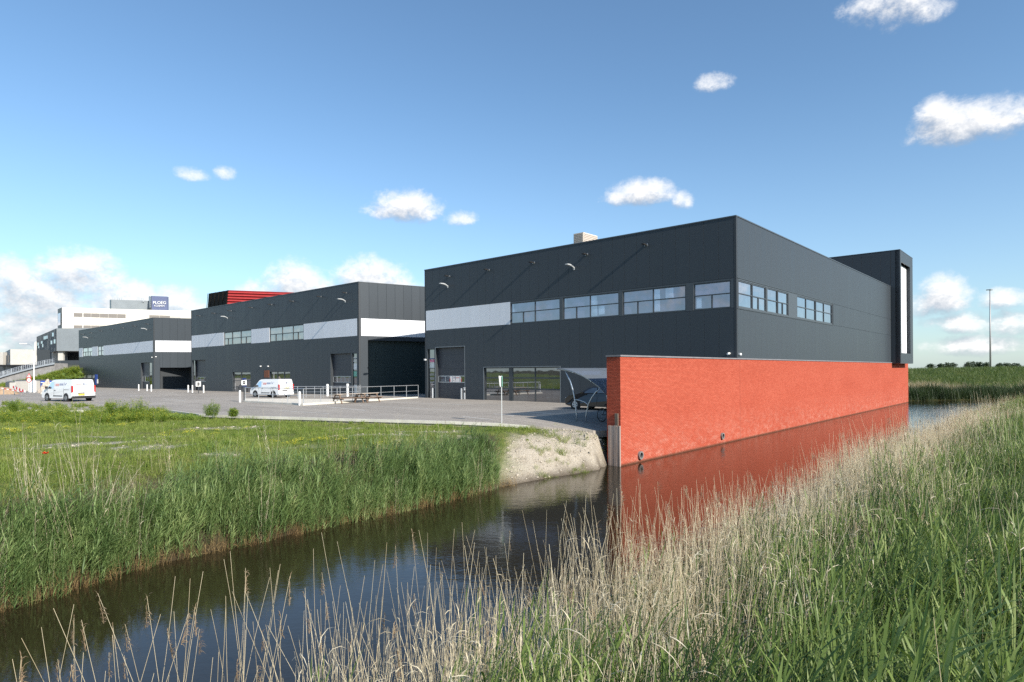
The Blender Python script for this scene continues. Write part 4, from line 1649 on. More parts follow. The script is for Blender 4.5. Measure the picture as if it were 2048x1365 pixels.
def bicycle(loc, rz, col, label):
    o = empty('bicycle', loc, rz, label=label, cat='bicycle', group='bicycles under the shelter')
    fm = mat('bicycle_frame', col, .4)
    for x in (-.52, .52):
        n = 18
        pts = [(x + .34 * math.cos(2 * math.pi * i / n), 0, .35 + .34 * math.sin(2 * math.pi * i / n)) for i in range(n + 1)]
        w = MB().tube(pts, .02, 5, cap=False).build('wheel', M['black'], o)
        s = MB()
        for i in range(10):
            a = 2 * math.pi * i / 10
            s.tube([(x, 0, .35), (x + .33 * math.cos(a), 0, .35 + .33 * math.sin(a))], .003, 3, cap=False)
        s.build('spokes', M['alu'], w)
    f = MB()
    for a, b in (((-.52, .35), (-.08, .32)), ((-.08, .32), (-.2, .82)), ((-.52, .35), (-.18, .75)), ((-.08, .32), (.36, .78)), ((-.18, .75), (.34, .86)), ((.52, .35), (.33, .98))):
        f.tube([(a[0], 0, a[1]), (b[0], 0, b[1])], .017, 6)
    f.build('frame', fm, o)
    MB().box(-.32, -.1, -.06, .06, .84, .89).build('saddle', M['black'], o, bevel=.015)
    MB().tube([(.22, -.28, 1.04), (.31, -.2, 1.06), (.32, 0, 1.02), (.31, .2, 1.06), (.22, .28, 1.04)], .012, 6).build('handlebar', M['black'], o)
    return o


Mw = sh.matrix_basis
for i, (x, y, c, l) in enumerate(((1.0, 1.5, (.02, .02, .025), 'black bicycle parked nearest the open front of the shelter'), (1.45, 1.9, (.05, .08, .2), 'dark blue bicycle parked deeper under the shelter roof'))):
    bicycle(Mw @ Vector((x, y, 0)), RZ3 + 1.35 + .1 * i, c, l)

# ------------------------------------------------------------------ vehicles
def shell(profile, halfw, inset, name, mats, parent, ymap=None):
    """car-like body: side profile (x, z) swept across its width, rounded in at the sides; higher parts lean in"""
    mb = MB()
    zmax = max(p[1] for p in profile)
    rows = [(-1.0, .94), (-.985, .975), (-.93, 1.0), (-.6, 1.0), (0, 1.004), (.6, 1.0), (.93, 1.0), (.985, .975), (1.0, .94)]
    n = len(profile)
    cx = sum(p[0] for p in profile) / n
    zc = .75
    for r, sc in rows:
        for (x, z) in profile:
            lean = inset * max(0, (z - 1.0)) / max(.01, zmax - 1.0)
            y = r * (halfw - lean)
            mb.v.append((cx + (x - cx) * (1 - (1 - sc) * .35), y, zc + (z - zc) * (1 - (1 - sc) * .5)))
    for i in range(len(rows) - 1):
        for j in range(n):
            j2 = (j + 1) % n
            mb.f.append((i * n + j, i * n + j2, (i + 1) * n + j2, (i + 1) * n + j))
            mb.mi.append(0)
    mb.f.append(tuple(range(n)))
    mb.f.append(tuple((len(rows) - 1) * n + j for j in reversed(range(n))))
    mb.mi += [0, 0]
    return mb.build(name, mats, parent, smooth=False)


def wheel(parent, x, y, r, rim_m, side):
    w = MB().tube([(x, y - .1, r), (x, y + .1, r)], r, 20).build('wheel', M['black'], parent)
    yy = y + side * .101
    MB().tube([(x, yy, r), (x, yy + side * .012, r)], r * .62, 16).build('rim', rim_m, w)
    s = MB()
    for i in range(5):
        a = 2 * math.pi * i / 5
        c, sn = math.cos(a), math.sin(a)
        s.tube([(x + c * r * .2, yy + side * .014, r + sn * r * .2), (x + c * r * .55, yy + side * .014, r + sn * r * .55)], r * .07, 4)
    s.build('spoke', M['black'], w)
    return w


PAINT = mat('white_van_paint', (.78, .79, .8), .25, spec=.5)
pb = PAINT.node_tree.nodes['Principled BSDF']
pb.inputs['Coat Weight'].default_value = .6
pb.inputs['Coat Roughness'].default_value = .05
CAR_GLASS = glass_mat('vehicle_glass', (.02, .026, .03), .12)
TRIMB = mat('black_plastic', (.025, .025, .027), .55)
REDL = mat('tail_lamp_red', (.5, .03, .03), .3)
LRED, LBLUE = mat('lettering_red', (.66, .30, .29), .5), mat('lettering_blue', (.26, .31, .45), .5)


def van(loc, rz, L, W, H, label, small=False):
    """origin under the rear axle centre line at the rear bumper; +x is forward"""
    o = empty('van', loc, rz, label=label, cat='van', group='white vans with red and blue lettering')
    s = L / 5.0
    h = H / 1.97
    P = [(.02, .42), (.0, .8), (.03, 1.2), (.12, 1.86), (.2, 1.95), (.6, 1.97), (2.6, 1.97), (3.2, 1.94), (3.45, 1.86), (4.02, 1.28), (4.2, 1.17), (4.72, .98), (4.9, .84), (4.97, .62), (4.95, .34), (4.6, .26), (.2, .3)]
    P = [(x * s, z * h) for x, z in P]
    body = shell(P, W / 2, .13 * h, 'body', PAINT, o)
    hw = W / 2
    # glazing
    yi = lambda z: hw - .13 * h * max(0, (z - 1.0)) / max(.01, H - 1.0) + .004
    for sd in (-1, 1):
        q = MB()
        zs = [(2.98 * s, 1.14 * h), (3.92 * s, 1.14 * h), (3.86 * s, 1.28 * h), (3.42 * s, 1.72 * h), (3.02 * s, 1.74 * h)]
        k = len(q.v)
        for x, z in zs:
            q.v.append((x, sd * (yi(z) + .004), z))
        q.f.append(tuple(range(len(zs))))
        q.mi.append(0)
        q.build('side_window', CAR_GLASS, o)
        # sill strip, door lines
        ln = MB()
        ln.box(1.55 * s, 3.0 * s, sd * hw - .012, sd * hw + .012, .46 * h, .54 * h)
        ln.build('side_strip', TRIMB, o)
        dl = MB()
        for x in (1.35 * s, 2.9 * s, 3.95 * s):
            z1 = 1.75 * h if x < 3.9 * s else 1.12 * h
            dl.tube([(x, sd * (hw - .005), .5 * h), (x, sd * (hw - .008), 1.0 * h), (x, sd * (yi(z1) - .008), z1)], .008, 4)
        dl.tube([(1.35 * s, sd * (hw - .002), 1.08 * h), (.5 * s, sd * (hw - .002), 1.08 * h)], .01, 4)
        dl.build('door_gap', TRIMB, o)
        MB().box(2.62 * s, 2.8 * s, sd * hw - .01, sd * hw + .02, .98 * h, 1.02 * h).build('door_handle', TRIMB, o)
        mr = MB().box(3.78 * s, 3.95 * s, sd * (hw + .02), sd * (hw + .22), 1.14 * h, 1.36 * h).build('mirror', TRIMB, o, bevel=.03)
        # lettering high on the side panel
        for m_, x0, n_, gp in ((LRED, 2.72, 4, .15), (LBLUE, 2.08, 5, .13)):
            q = MB()
            for i in range(n_):
                x = (x0 - i * gp) * s
                z0, z1 = (1.38, 1.60) if m_ is LRED else (1.44, 1.62)
                a, b = x - gp * .72 * s, x
                yb = lambda z: sd * (yi(z * h) + .006)
                q.quad((a, yb(z0), z0 * h), (b, yb(z0), z0 * h), (b, yb(z1), z1 * h), (a, yb(z1), z1 * h))
            q.build('lettering', m_, o)
        q = MB()
        yb = lambda z: sd * (yi(z * h) + .006)
        q.quad((1.32 * s, yb(1.62), 1.62 * h), (1.2 * s, yb(1.46), 1.46 * h), (1.14 * s, yb(1.46), 1.46 * h), (1.22 * s, yb(1.62), 1.62 * h))
        q.quad((1.2 * s, yb(1.46), 1.46 * h), (1.14 * s, yb(1.46), 1.46 * h), (.96 * s, yb(1.66), 1.66 * h), (1.06 * s, yb(1.66), 1.66 * h))
        q.build('emblem', LBLUE, o)
        tl = MB().box(-.01, .13 * s, sd * (hw - .12), sd * (hw + .008), .82 * h, 1.42 * h).build('tail_light', REDL, o, bevel=.015)
        # arches and wheels
        for wx in (.95 * s, 4.02 * s):
            ar = MB().tube([(wx, sd * (hw - .02), .36 * h), (wx, sd * (hw + .006), .36 * h)], .41 * h, 22)
            ar.build('wheel_arch', TRIMB, o)
            wheel(o, wx, sd * (hw - .085), .33 * h, M['galv'], sd)
    q = MB()
    ws = [(3.52 * s, 1.83 * h), (4.02 * s, 1.32 * h)]
    q.quad((ws[0][0] + .02, -hw + .22, ws[0][1]), (ws[1][0] + .02, -hw + .12, ws[1][1]), (ws[1][0] + .02, hw - .12, ws[1][1]), (ws[0][0] + .02, hw - .22, ws[0][1]))
    q.build('windscreen', CAR_GLASS, o)
    # rear: doors, bumper, plate
    MB().box(-.06, .5 * s, -hw + .01, hw - .01, .28 * h, .5 * h).build('bumper', TRIMB if not small else PAINT, o, bevel=.03)
    MB().box(-.008, .03, -.008, .008, .5 * h, 1.8 * h).build('door_gap', TRIMB, o)
    pl = MB().box(-.035, .01, -.05, .47, .56 * h, .68 * h) if not small else MB().box(-.035, .01, -.26, .26, .95 * h, 1.06 * h)
    pl.build('number_plate', M['yellow'], o)
    MB().box(-.03, .02, -.06, .5, .72 * h, .8 * h).build('handle_strip', TRIMB, o)
    MB().box(-.02, .04, -.42, -.28, 1.1 * h, 1.14 * h).build('door_handle', TRIMB, o)
    for m_, ys in ((LRED, [.62, .52, .42, .32, .22]), (LBLUE, [.1, 0, -.1, -.2, -.3])):
        q = MB()
        for y in ys:
            z0, z1 = 1.5 * h, 1.62 * h
            q.box(.045, .056, y - .08, y, z0, z1)
        q.build('lettering', m_, o)
    return o


g = ground(168, 803.2)
van(g + Vector((.0, 0, 0)), math.radians(90 + 63), 5.0, 1.98, 1.97, 'large white van seen from behind at the left edge of the yard')
g = ground(573, 795.3)
van(g, math.radians(90 + 60), 4.4, 1.8, 1.82, 'smaller white van parked in front of the middle hall behind the railing', small=True)

# black car behind the shelter
cp_ = ground(1146, 817)
car = empty('car', cp_, RZ3, label='black car parked nose out behind the bicycle shelter', cat='car')
BP = mat('black_car_paint', (.012, .011, .011), .2)
BP.node_tree.nodes['Principled BSDF'].inputs['Coat Weight'].default_value = .8
P = [(0, .5), (.03, .72), (.22, .86), (.95, 1.0), (1.18, 1.06), (1.75, 1.38), (2.1, 1.48), (2.9, 1.5), (3.6, 1.42), (4.15, 1.12), (4.42, 1.02), (4.5, .7), (4.46, .32), (4.2, .22), (.3, .22), (.05, .3)]
shell(P, .92, .2, 'body', BP, car)
for sd in (-1, 1):
    yi = lambda z: .92 - .2 * max(0, z - 1.0) / .5 + .006
    for zs in ([(1.5, 1.06), (2.45, 1.08), (2.45, 1.4), (2.15, 1.4), (1.85, 1.3)], [(2.52, 1.08), (3.9, 1.1), (3.6, 1.34), (3.3, 1.4), (2.52, 1.41)]):
        q = MB()
        for x, z in zs:
            q.v.append((x, sd * yi(z), z))
        q.f.append(tuple(range(len(zs))))
        q.mi.append(0)
        q.build('side_window', CAR_GLASS, car)
    MB().tube([(2.48, sd * .925, .35), (2.48, sd * .925, 1.0)], .006, 4).build('door_gap', TRIMB, car)
    MB().box(1.35, 1.5, sd * .93, sd * 1.08, 1.02, 1.14).build('mirror', BP, car, bevel=.02)
    MB().box(.02, .3, sd * .78 - .12, sd * .78 + .1, .66, .76).build('headlight', M['alu'], car, bevel=.02)
    for wx in (.85, 3.6):
        MB().tube([(wx, sd * .9, .34), (wx, sd * .926, .34)], .39, 22).build('wheel_arch', TRIMB, car)
        wheel(car, wx, sd * .85, .33, M['alu'], sd)
q = MB()
q.quad((1.2, -.8, 1.08), (1.2, .8, 1.08), (1.76, .68, 1.4), (1.76, -.68, 1.4))
q.build('windscreen', CAR_GLASS, car)

# ------------------------------------------------------------------ picnic tables
def picnic(loc, rz, L, frames, label):
    o = empty('picnic_table', loc, rz, label=label, cat='picnic table', group='picnic tables by the railing')
    for i in range(4):
        y = -.36 + i * .185
        MB().box(-L / 2, L / 2, y, y + .165, .72, .76).build('table_plank', M['picnic_top'], o)
    for sd in (-1, 1):
        for i in range(2):
            y = sd * .72 - .13 + i * .14
            MB().box(-L / 2, L / 2, y, y + .125, .42, .46).build('bench_plank', M['picnic'], o)
    for i in range(frames):
        x = -L / 2 + .25 + (L - .5) * i / max(1, frames - 1)
        MB().tube([(x, -.3, .72), (x, -.72, .0)], .05, 4).build('leg', M['picnic'], o)
        MB().tube([(x, .3, .72), (x, .72, .0)], .05, 4).build('leg', M['picnic'], o)
        MB().box(x + .05, x + .1, -.85, .85, .32, .42).build('crossbar', M['picnic'], o)
        MB().box(x + .05, x + .1, -.36, .36, .62, .72).build('crossbar', M['picnic'], o)
    return o


a, b = ground(681, 807.5), ground(735, 805)
dd = b - a
rzp = math.atan2(dd.y, dd.x)
picnic(a.lerp(b, .28), rzp, 2.4, 2, 'brown picnic table on the left, nearer the white ramp wall')
picnic(a.lerp(b, 1.0), rzp + .25, 1.9, 2, 'brown picnic table on the right, its top sunlit')

# ------------------------------------------------------------------ ramp walls and railings
A0, A1 = ground(486.8, 804.5), ground(599, 811)
B0_, B1_ = ground(606, 811.5), Vector((L3[0], L3[1], 0)) + Vector((-.6, -.5, 0))


def low_wall(a, b, h0, h1, label, th=.28):
    d = (b - a)
    o = empty('ramp_wall', a, math.atan2(d.y, d.x), label=label, cat='wall')
    L = d.length
    v = MB()
    v.prism([(0, -.3), (L, -.3), (L, h1), (0, h0)], 0, th, 'y')
    v.build('upstand', M['concrete'], o, bevel=.012)
    return o


low_wall(A0, A1, .12, .14, 'pale concrete ramp wall below the long railing, facing the meadow')
low_wall(B0_, B1_, .16, .12, 'low pale concrete kerb wall running from the ramp to the near hall')
ap = MB()
apron = [A0 + Vector((.1, .2, 0)), A1 + Vector((.3, .0, 0)), B0_, B1_, Vector((L3[0] - 1.2, L3[1] + 1.2, 0)), ground(748, 798.6), ground(606, 798.4), ground(487, 797.6)]
ap.v = [(p.x, p.y, .012) for p in apron]
ap.f = [(0, 1, 6, 7), (1, 2, 6), (2, 3, 4, 5), (2, 5, 6)]
ap.mi = [0] * 4
tag(ap.build('concrete_apron', mat('bright_concrete', (.66, .61, .52), .85, var=.08, vscale=.8)), kind='structure')


def railing(a, b, n, h, label, z0=0.0, z1=0.0, mid=True, ends=True):
    d = b - a
    o = empty('railing', a, math.atan2(d.y, d.x), label=label, cat='railing', group='galvanised railings round the ramp')
    L = d.length
    for i in range(n + 1):
        x = L * i / n
        zz = z0 + (z1 - z0) * i / n
        MB().tube([(x, 0, zz - .02), (x, 0, zz + h)], .024, 8).build('post', M['galv'], o)
    MB().tube([(-.02, 0, z0 + h), (L + .02, 0, z1 + h)], .026, 8).build('top_rail', M['galv'], o)
    if mid:
        MB().tube([(0, 0, z0 + h * .52), (L, 0, z1 + h * .52)], .018, 8).build('mid_rail', M['galv'], o)
    return o


off = Vector((.1, .15, 0))
railing(A0 + off, A1 + off + Vector((.2, -.1, 0)), 4, 1.1, 'pale steel railing on the ramp kerb in front of the small van', .12, .14)
railing(B0_ + Vector((-.05, .25, 0)), B1_ + Vector((-.02, .2, 0)), 8, 1.08, 'pale steel railing running behind the picnic tables to the near hall', .16, .12)
c0, c1 = at(578, 745, 60), at(714, 745, 60)
c0.z = c1.z = 0
railing(c0, c1, 8, 1.1, 'steel railing further back, in front of the overhead door of the middle hall')
c2_ = Vector((C2[0] + .2, C2[1] - .2, 0))
railing(c1, c2_, 3, 1.1, 'short steel railing returning to the corner of the middle hall')

# ------------------------------------------------------------------ bollards, signs
BL = [((866.2, 796.5), .95, 'white', 'white bollard left of the overhead door of the near hall'), ((923, 799), .98, 'galv', 'grey steel bollard right of the near overhead door'),
      ((277.5, 779.5), 1.0, 'white', 'white bollard at the left jamb of the farthest hall door'), ((294.3, 780), 1.0, 'white', 'white bollard in the middle of the farthest hall door'), ((302.7, 781), 1.0, 'white', 'white bollard at the right jamb of the farthest hall door'),
      ((376.5, 783.5), 1.0, 'white', 'white bollard just left of the middle hall corner'), ((385, 784), 1.0, 'white', 'white bollard at the left end of the middle hall'), ((407.3, 784.5), 1.0, 'white', 'white bollard right of the left door of the middle hall'),
      ((480, 805), 1.0, 'white', 'white bollard at the left end of the ramp wall'), ((599.3, 811.2), 1.05, 'white', 'white bollard at the front corner of the ramp'),
      ((655, 792.5), 1.25, 'white', 'thick white bollard behind the ramp railing, left of the other'), ((695.3, 793.5), 1.3, 'white', 'thick white bollard behind the ramp railing, before the door')]
for (p, h, m_, l) in BL:
    q = ground(*p)
    q.z = lot_z(q.y)
    bollard(q, h, .085 if 'thick' not in l else .13, m_, l)
# standing ash bin beside the near door
q = ground(929.3, 799)
o = empty('ash_bin', q, 0, label='slim galvanised ash bin with a flat cap beside the near overhead door', cat='ash bin')
MB().tube([(0, 0, 0), (0, 0, 1.0)], .1, 10).build('column', M['galv'], o)
MB().tube([(0, 0, 1.0), (0, 0, 1.05)], .15, 10).build('cap', M['galv'], o)
MB().box(-.06, .06, -.115, -.095, .6, .8).build('slot', M['black'], o)
for (px, py, py1, l) in ((396.8, 785.5, 762, 'charging point sign on a dark post by the left door of the middle hall'), (488.3, 804, 761, 'charging point sign on a dark post by the glass door of the middle hall')):
    q = ground(px, py)
    q.z = lot_z(q.y)
    d = Vector((q.x, q.y)).length
    hh = (py - py1) * q.y / FPX
    o = empty('charging_sign', q, -math.atan2(q.x, q.y) * .9, label=l, cat='sign', group='charging point signs')
    MB().tube([(0, .05, -.1), (0, .05, hh)], .045, 8).build('post', M['frame'], o)
    w_ = .29 if py < 800 else .2
    sc = hh / 1.8
    hs = 9.8 * q.y / FPX
    MB().box(-w_, w_, -.02, .0, hh - hs, hh).build('board', M['white'], o, bevel=.01)
    q_ = MB()
    q_.box(-w_ * .45, w_ * .45, -.028, -.021, hh - hs * .46, hh - hs * .16)
    q_.box(-w_ * .45, w_ * .45, -.028, -.021, hh - hs * .84, hh - hs * .56)
    q_.box(-w_ * .2, w_ * .2, -.028, -.021, hh - hs * .56, hh - hs * .5)
    q_.box(w_ * .5, w_ * .62, -.028, -.021, hh - hs * .7, hh - hs * .3)
    q_.build('symbol', M['black'], o)
# sign post on the lot edge, its boards seen edge on
q = ground(1003.5, 844)
o = empty('sign_post', q, 0, label='thin white post carrying two narrow sign boards seen edge on, on the lot edge', cat='sign')
hh = (844 - 752) * q.y / FPX
MB().tube([(0, 0, -.2), (0, 0, hh)], .022, 8).build('post', mat('pale_grey_post', (.55, .56, .56), .5), o)
for s_, m_ in ((-1, 'white'), (1, 'green_sign')):
    v = MB()
    v.prism([(s_ * .02, hh - .02), (s_ * (.13 if s_ < 0 else .05), hh), (s_ * (.08 if s_ < 0 else .05), hh - .5), (s_ * .02, hh - .55)], -.25, .0, 'y')
    v.build('board', M[m_], o)

# ------------------------------------------------------------------ red roof box behind the middle hall
yR = 98.0
def X_(px, y):
    return ray(px, 600).x * y
def Z_(py, y, px=500):
    d = ray(px, py)
    return CAMZ + d.z * y
rb = empty('roof_box', (X_(457, yR), yR, 0), .0, label='red ribbed box with a dark glazed end rising behind the middle hall', cat='building')
zt_r, zb_r = Z_(580.5, yR), 9.0
xr = lambda px: X_(px, yR) - X_(457, yR)
front = MB()
x0b = xr(452)
depth_ang = .10
mbx = MB()
XL0, XL1 = X_(410, yR + 14) - X_(457, yR), X_(417.5, yR + 14) - X_(457, yR)
mbx.v = [(xr(450), 0, zb_r), (xr(590) , 6, zb_r), (xr(590), 6, zt_r + .25), (xr(457.5), 0, zt_r),
         (XL0, 14, zb_r), (XL1, 14, Z_(587, yR + 14)), (xr(560), 22, zb_r), (xr(560), 22, zt_r + .2)]
mbx.f = [(0, 1, 2, 3), (4, 0, 3, 5), (1, 6, 7, 2), (3, 2, 7, 5), (4, 6, 1, 0)]
mbx.mi = [0, 1, 0, 0, 0]
BRN = mat('brown_black_glazing', (.02, .015, .01), .85, spec=.08)
mbx.build('box_walls', [mat('dark_red_sheet', (.2, .014, .016), .7, spec=.15), BRN], rb)
for i in range(15):
    z = zb_r + (zt_r - zb_r) * (i + .2) / 15
    f0 = (z - zb_r) / (zt_r - zb_r)
    xa, xb = xr(450) + (xr(457.5) - xr(450)) * f0, xr(590)
    r_ = MB()
    r_.tube([(xa, -.12, z), (xb, 5.88, z + .25 * f0)], .12, 4)
    r_.build('rib', M['red_rib'], rb)
rl = MB()
for i in range(6):
    f0 = i / 5
    rl.tube([(xr(450) * (1 - f0) + XL0 * f0 - .1, 14 * f0 - .1, zb_r), (xr(457.5) * (1 - f0) + XL1 * f0 - .1, 14 * f0 - .1, (zt_r) * (1 - f0) + Z_(587, yR + 14) * f0)], .05, 4)
rl.build('mullion', BRN, rb)

# ------------------------------------------------------------------ white office and its neighbours, far left
def block(name, y, pxs, pys, m, parent, yb=0, slope=0.0, zb=-1, back=12, label=None):
    """box whose front corners stand under two pixel columns; slope = extra distance at the right end"""
    a, b = pxs
    ya, yb_ = y, y + slope
    z0, z1 = Z_(pys[0], ya, a), Z_(pys[1], yb_, b)
    mb = MB()
    ox, oy = parent.location.x, parent.location.y
    xa, xb = X_(a, ya) - ox, X_(b, yb_) - ox
    dx, dy = xb - xa, yb_ - ya
    L = math.hypot(dx, dy)
    nx, ny = -dy / L * back, dx / L * back
    mb.v = [(xa, ya - oy, zb), (xb, yb_ - oy, zb), (xb + nx, yb_ - oy + ny, zb), (xa + nx, ya - oy + ny, zb),
            (xa, ya - oy, z0), (xb, yb_ - oy, z1), (xb + nx, yb_ - oy + ny, z1), (xa + nx, ya - oy + ny, z0)]
    for q in ((0, 3, 2, 1), (4, 5, 6, 7), (0, 1, 5, 4), (1, 2, 6, 5), (2, 3, 7, 6), (3, 0, 4, 7)):
        mb.f.append(q)
        mb.mi.append(0)
    return mb.build(name, m, parent)


def quad_px(name, pts, m, parent, off=.15, th=.12):
    """flat piece in the plane through four (px, py, distance) points, given thickness"""
    ox, oy = parent.location.x, parent.location.y
    P_ = []
    for (px, py, y) in pts:
        v = at(px, py, y)
        P_.append(Vector((v.x - ox, v.y - oy, v.z)))
    n = (P_[1] - P_[0]).cross(P_[3] - P_[0]).normalized()
    if n.y > 0:
        n = -n
    mb = MB()
    mb.v = [tuple(p + n * off) for p in P_] + [tuple(p + n * (off - th)) for p in P_]
    for q in ((0, 1, 2, 3), (4, 7, 6, 5), (0, 4, 5, 1), (1, 5, 6, 2), (2, 6, 7, 3), (3, 7, 4, 0)):
        mb.f.append(q)
        mb.mi.append(0)
    return mb.build(name, m, parent)


yo = 190.0
of = empty('office_building', (X_(124, yo), yo, 0), label='large cream office block with long louvred window strips, far behind the halls', cat='building')
# front: from px 124 (nearer) to px 420 (a little further)
SLO = 12.0
def yo_at(px):
    xa = X_(124, yo)
    # intersection of the pixel column with the facade line
    xb = X_(420, yo + SLO)
    dx, dy = xb - xa, SLO
    k = ray(px, 600).x
    # x = xa + t dx ; y = yo + t dy ; x = k y
    t_ = (k * yo - xa) / (dx - k * dy)
    return yo + t_ * dy
block('wall', yo, (124.2, 420), (615.4, 623.5), M['cream'], of, slope=SLO, back=30)
quad_px('end_wall', [(115.8, 618.8, yo + 26), (124.2, 615.4, yo), (124.2, 700, yo), (115.8, 700, yo + 26)], M['louvre'], of, .05)  # brown tone on this end of the cream block paints its shade
quad_px('end_window', [(117.2, 628, yo + 22), (122.5, 626, yo + 4), (122.5, 650, yo + 4), (117.2, 652, yo + 22)], M['dark_glass'], of, .2)
for (a, b, t0, t1, u0, u1) in ((147.4, 251.8, 626.2, 634.0, 629.0, 637.2), (147.4, 251.8, 651, 659, 652, 660), (298.3, 361.5, 630.6, 638, 632.3, 639.5)):
    nseg = max(2, int((b - a) / 17))
    for i in range(nseg):
        f0, f1 = i / nseg, (i + 1) / nseg
        pa, pb = a + (b - a) * f0 + .25, a + (b - a) * f1 - .25
        L_ = lambda p, q, f: p + (q - p) * f
        quad_px('window_louvre', [(pa, L_(t0, u0, f0), yo_at(pa)), (pb, L_(t0, u0, f1), yo_at(pb)), (pb, L_(t1, u1, f1), yo_at(pb)), (pa, L_(t1, u1, f0), yo_at(pa))], M['louvre'] if not (a > 290 and 1 < i < 3) else M['beige'], of, .06, .1)
quad_px('downpipe', [(165.9, 616.5, yo_at(165.9)), (166.9, 616.5, yo_at(166.9)), (166.9, 660, yo_at(166.9)), (165.9, 660, yo_at(165.9))], M['white'], of, .2, .1)
# plant room on the roof
block('plant_room', yo + 17, (222.5, 300), (599.6, 602), M['grey_clad'], of, slope=4, back=14)
quad_px('plant_room_end', [(219.8, 600.5, yo + 25), (222.5, 599.6, yo + 17), (222.5, 618, yo + 17), (219.8, 618.5, yo + 25)], M['frame'], of, .05)  # near-black material paints the shaded side of the plant room
for px_ in (227, 231, 236, 240, 244.5, 284, 287):
    p = at(px_, 599.5, yo + 20)
    MB().tube([(p.x - of.location.x, 20, p.z - .8), (p.x - of.location.x, 20, p.z + .55)], .14, 6).build('vent_pipe', M['galv'], of)
# roof sign
ys = yo + 16
sg = empty('roof_sign', (X_(303, ys), ys, 0), label='blue square sign with white PLOEG lettering on the office roof', cat='sign')
block('sign_box', ys, (303.2, 334), (592.2, 593.6), M['blue'], sg, slope=.5, zb=Z_(622, ys), back=1.2)
quad_px('sign_side', [(297.8, 593.2, ys + 5), (303.2, 592.2, ys), (303.2, 620.2, ys), (297.8, 619, ys + 5)], M['frame'], sg, .04)
quad_px('sign_edge', [(299.8, 593, ys + 3.4), (301.6, 592.6, ys + 1.6), (301.6, 616, ys + 1.6), (299.8, 616, ys + 3.4)], M['white'], sg, .12)
for (txt, pxl, pxr, pyb, m_) in (('PLOEG', 306.2, 331.5, 608.6, 'white'), ('KOZIJNEN', 309.0, 329.0, 613.6, 'white')):
    cu = bpy.data.curves.new('lettering', 'FONT')
    cu.body = txt
    cu.extrude = .03
    cu.size = 1.0
    tmp = bpy.data.objects.new('tmp_text', cu)
    COL.objects.link(tmp)
    bpy.context.view_layer.update()
    mt = bpy.data.meshes.new_from_object(tmp.evaluated_get(bpy.context.evaluated_depsgraph_get()))
    wtxt = tmp.dimensions.x
    bpy.data.objects.remove(tmp)
    want = X_(pxr, ys + .5) - X_(pxl, ys + .2)
    k = want / wtxt
    mt.materials.clear()
    mt.materials.append(M[m_])
    p = at(pxl, pyb, ys)
    o = add('lettering', mt, sg, (p.x - sg.location.x, -.14, p.z), (math.pi / 2, 0, .1))
    o.scale = (k, k * (1.0 if txt == 'PLOEG' else 1.1), k)

# grey block on pillars
yg = 165.0
gb = empty('grey_block', (X_(113, yg), yg, 0), label='grey clad upper block on pillars with small scattered square windows, left of the farthest hall', cat='building')
YL = yg + 34
def yl_at(px):
    xa, xb = X_(113, yg), X_(73.2, YL)
    dx, dy = xb - xa, YL - yg
    k = ray(px, 600).x
    t_ = (k * yg - xa) / (dx - k * dy)
    return yg + t_ * dy
zb_g = Z_(702.4, yg, 114)
block('front_wall', yg, (112.9, 180), (657.2, 656.6), M['grey_clad'], gb, slope=1.5, zb=zb_g, back=9)
quad_px('side_wall', [(73.2, 674.2, YL), (112.9, 657.2, yg), (112.9, 702.4, yg), (73.2, 711.5, YL)], M['grey_dim'], gb, .0, 1.0)  # darker than the front cladding: shade of this side put into its colour
for i in range(14):
    px_ = 74.5 + 38 * (i / 14) ** 1.1
    yy = yl_at(px_)
    f = (px_ - 73.2) / 39.7
    quad_px('seam', [(px_, 674.4 - 17 * f, yy), (px_ + .35, 674.3 - 17 * f, yy), (px_ + .35, 711.2 - 9 * f, yy), (px_, 711.3 - 9 * f, yy)], M['grey_clad'], gb, .08, .06)
for (a, b, c, d) in ((104.8, 108.3, 666, 673.5), (101.8, 105.3, 682, 689), (108.2, 111.8, 679.5, 687.5), (88, 90.5, 673.5, 679.5), (90.8, 93.2, 672.8, 679), (93.6, 96, 672, 678), (82.5, 85.8, 683, 688), (85, 87.3, 689, 695), (75.3, 78.2, 686, 692), (77, 79.2, 693, 697)):
    ya, yb2 = yl_at(a), yl_at(b)
    quad_px('window', [(a, c, ya), (b, c - .3, yb2), (b, d - .3, yb2), (a, d, ya)], M['glass'], gb, .1, .05)
    quad_px('window_frame', [(a - .5, c - .6, ya), (b + .3, c - 1, yb2), (b + .3, d + .3, yb2), (a - .5, d + .6, ya)], M['frame'], gb, .06, .05)
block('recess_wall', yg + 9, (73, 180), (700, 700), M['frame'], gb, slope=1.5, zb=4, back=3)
block('pillar', yg + .8, (115.2, 125.2), (702, 702), M['beige'], gb, slope=.2, zb=5.5, back=.8)
quad_px('pillar', [(97, 706, yl_at(97)), (102.6, 704.5, yl_at(102.6)), (102.6, 728, yl_at(102.6)), (97, 729, yl_at(97))], M['beige'], gb, -.3, 1.5)
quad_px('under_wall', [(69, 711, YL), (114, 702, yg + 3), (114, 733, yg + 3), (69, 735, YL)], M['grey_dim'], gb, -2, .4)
block('terrace_slab', yg - 14, (110, 190), (721.5, 720.5), M['frame'], gb, slope=1, zb=Z_(729, yg - 14, 120), back=12)
block('glass_front', yg - 13.6, (119, 190), (728.5, 728), M['dark_glass'], gb, slope=1, zb=-1, back=.4)
for i in range(6):
    p_ = 121 + i * 6.2
    quad_px('window', [(p_, 743.8, yg - 13.6), (p_ + 5.2, 743.6, yg - 13.6), (p_ + 5.2, 756, yg - 13.6), (p_, 756, yg - 13.6)], M['black'], gb, .1, .05)
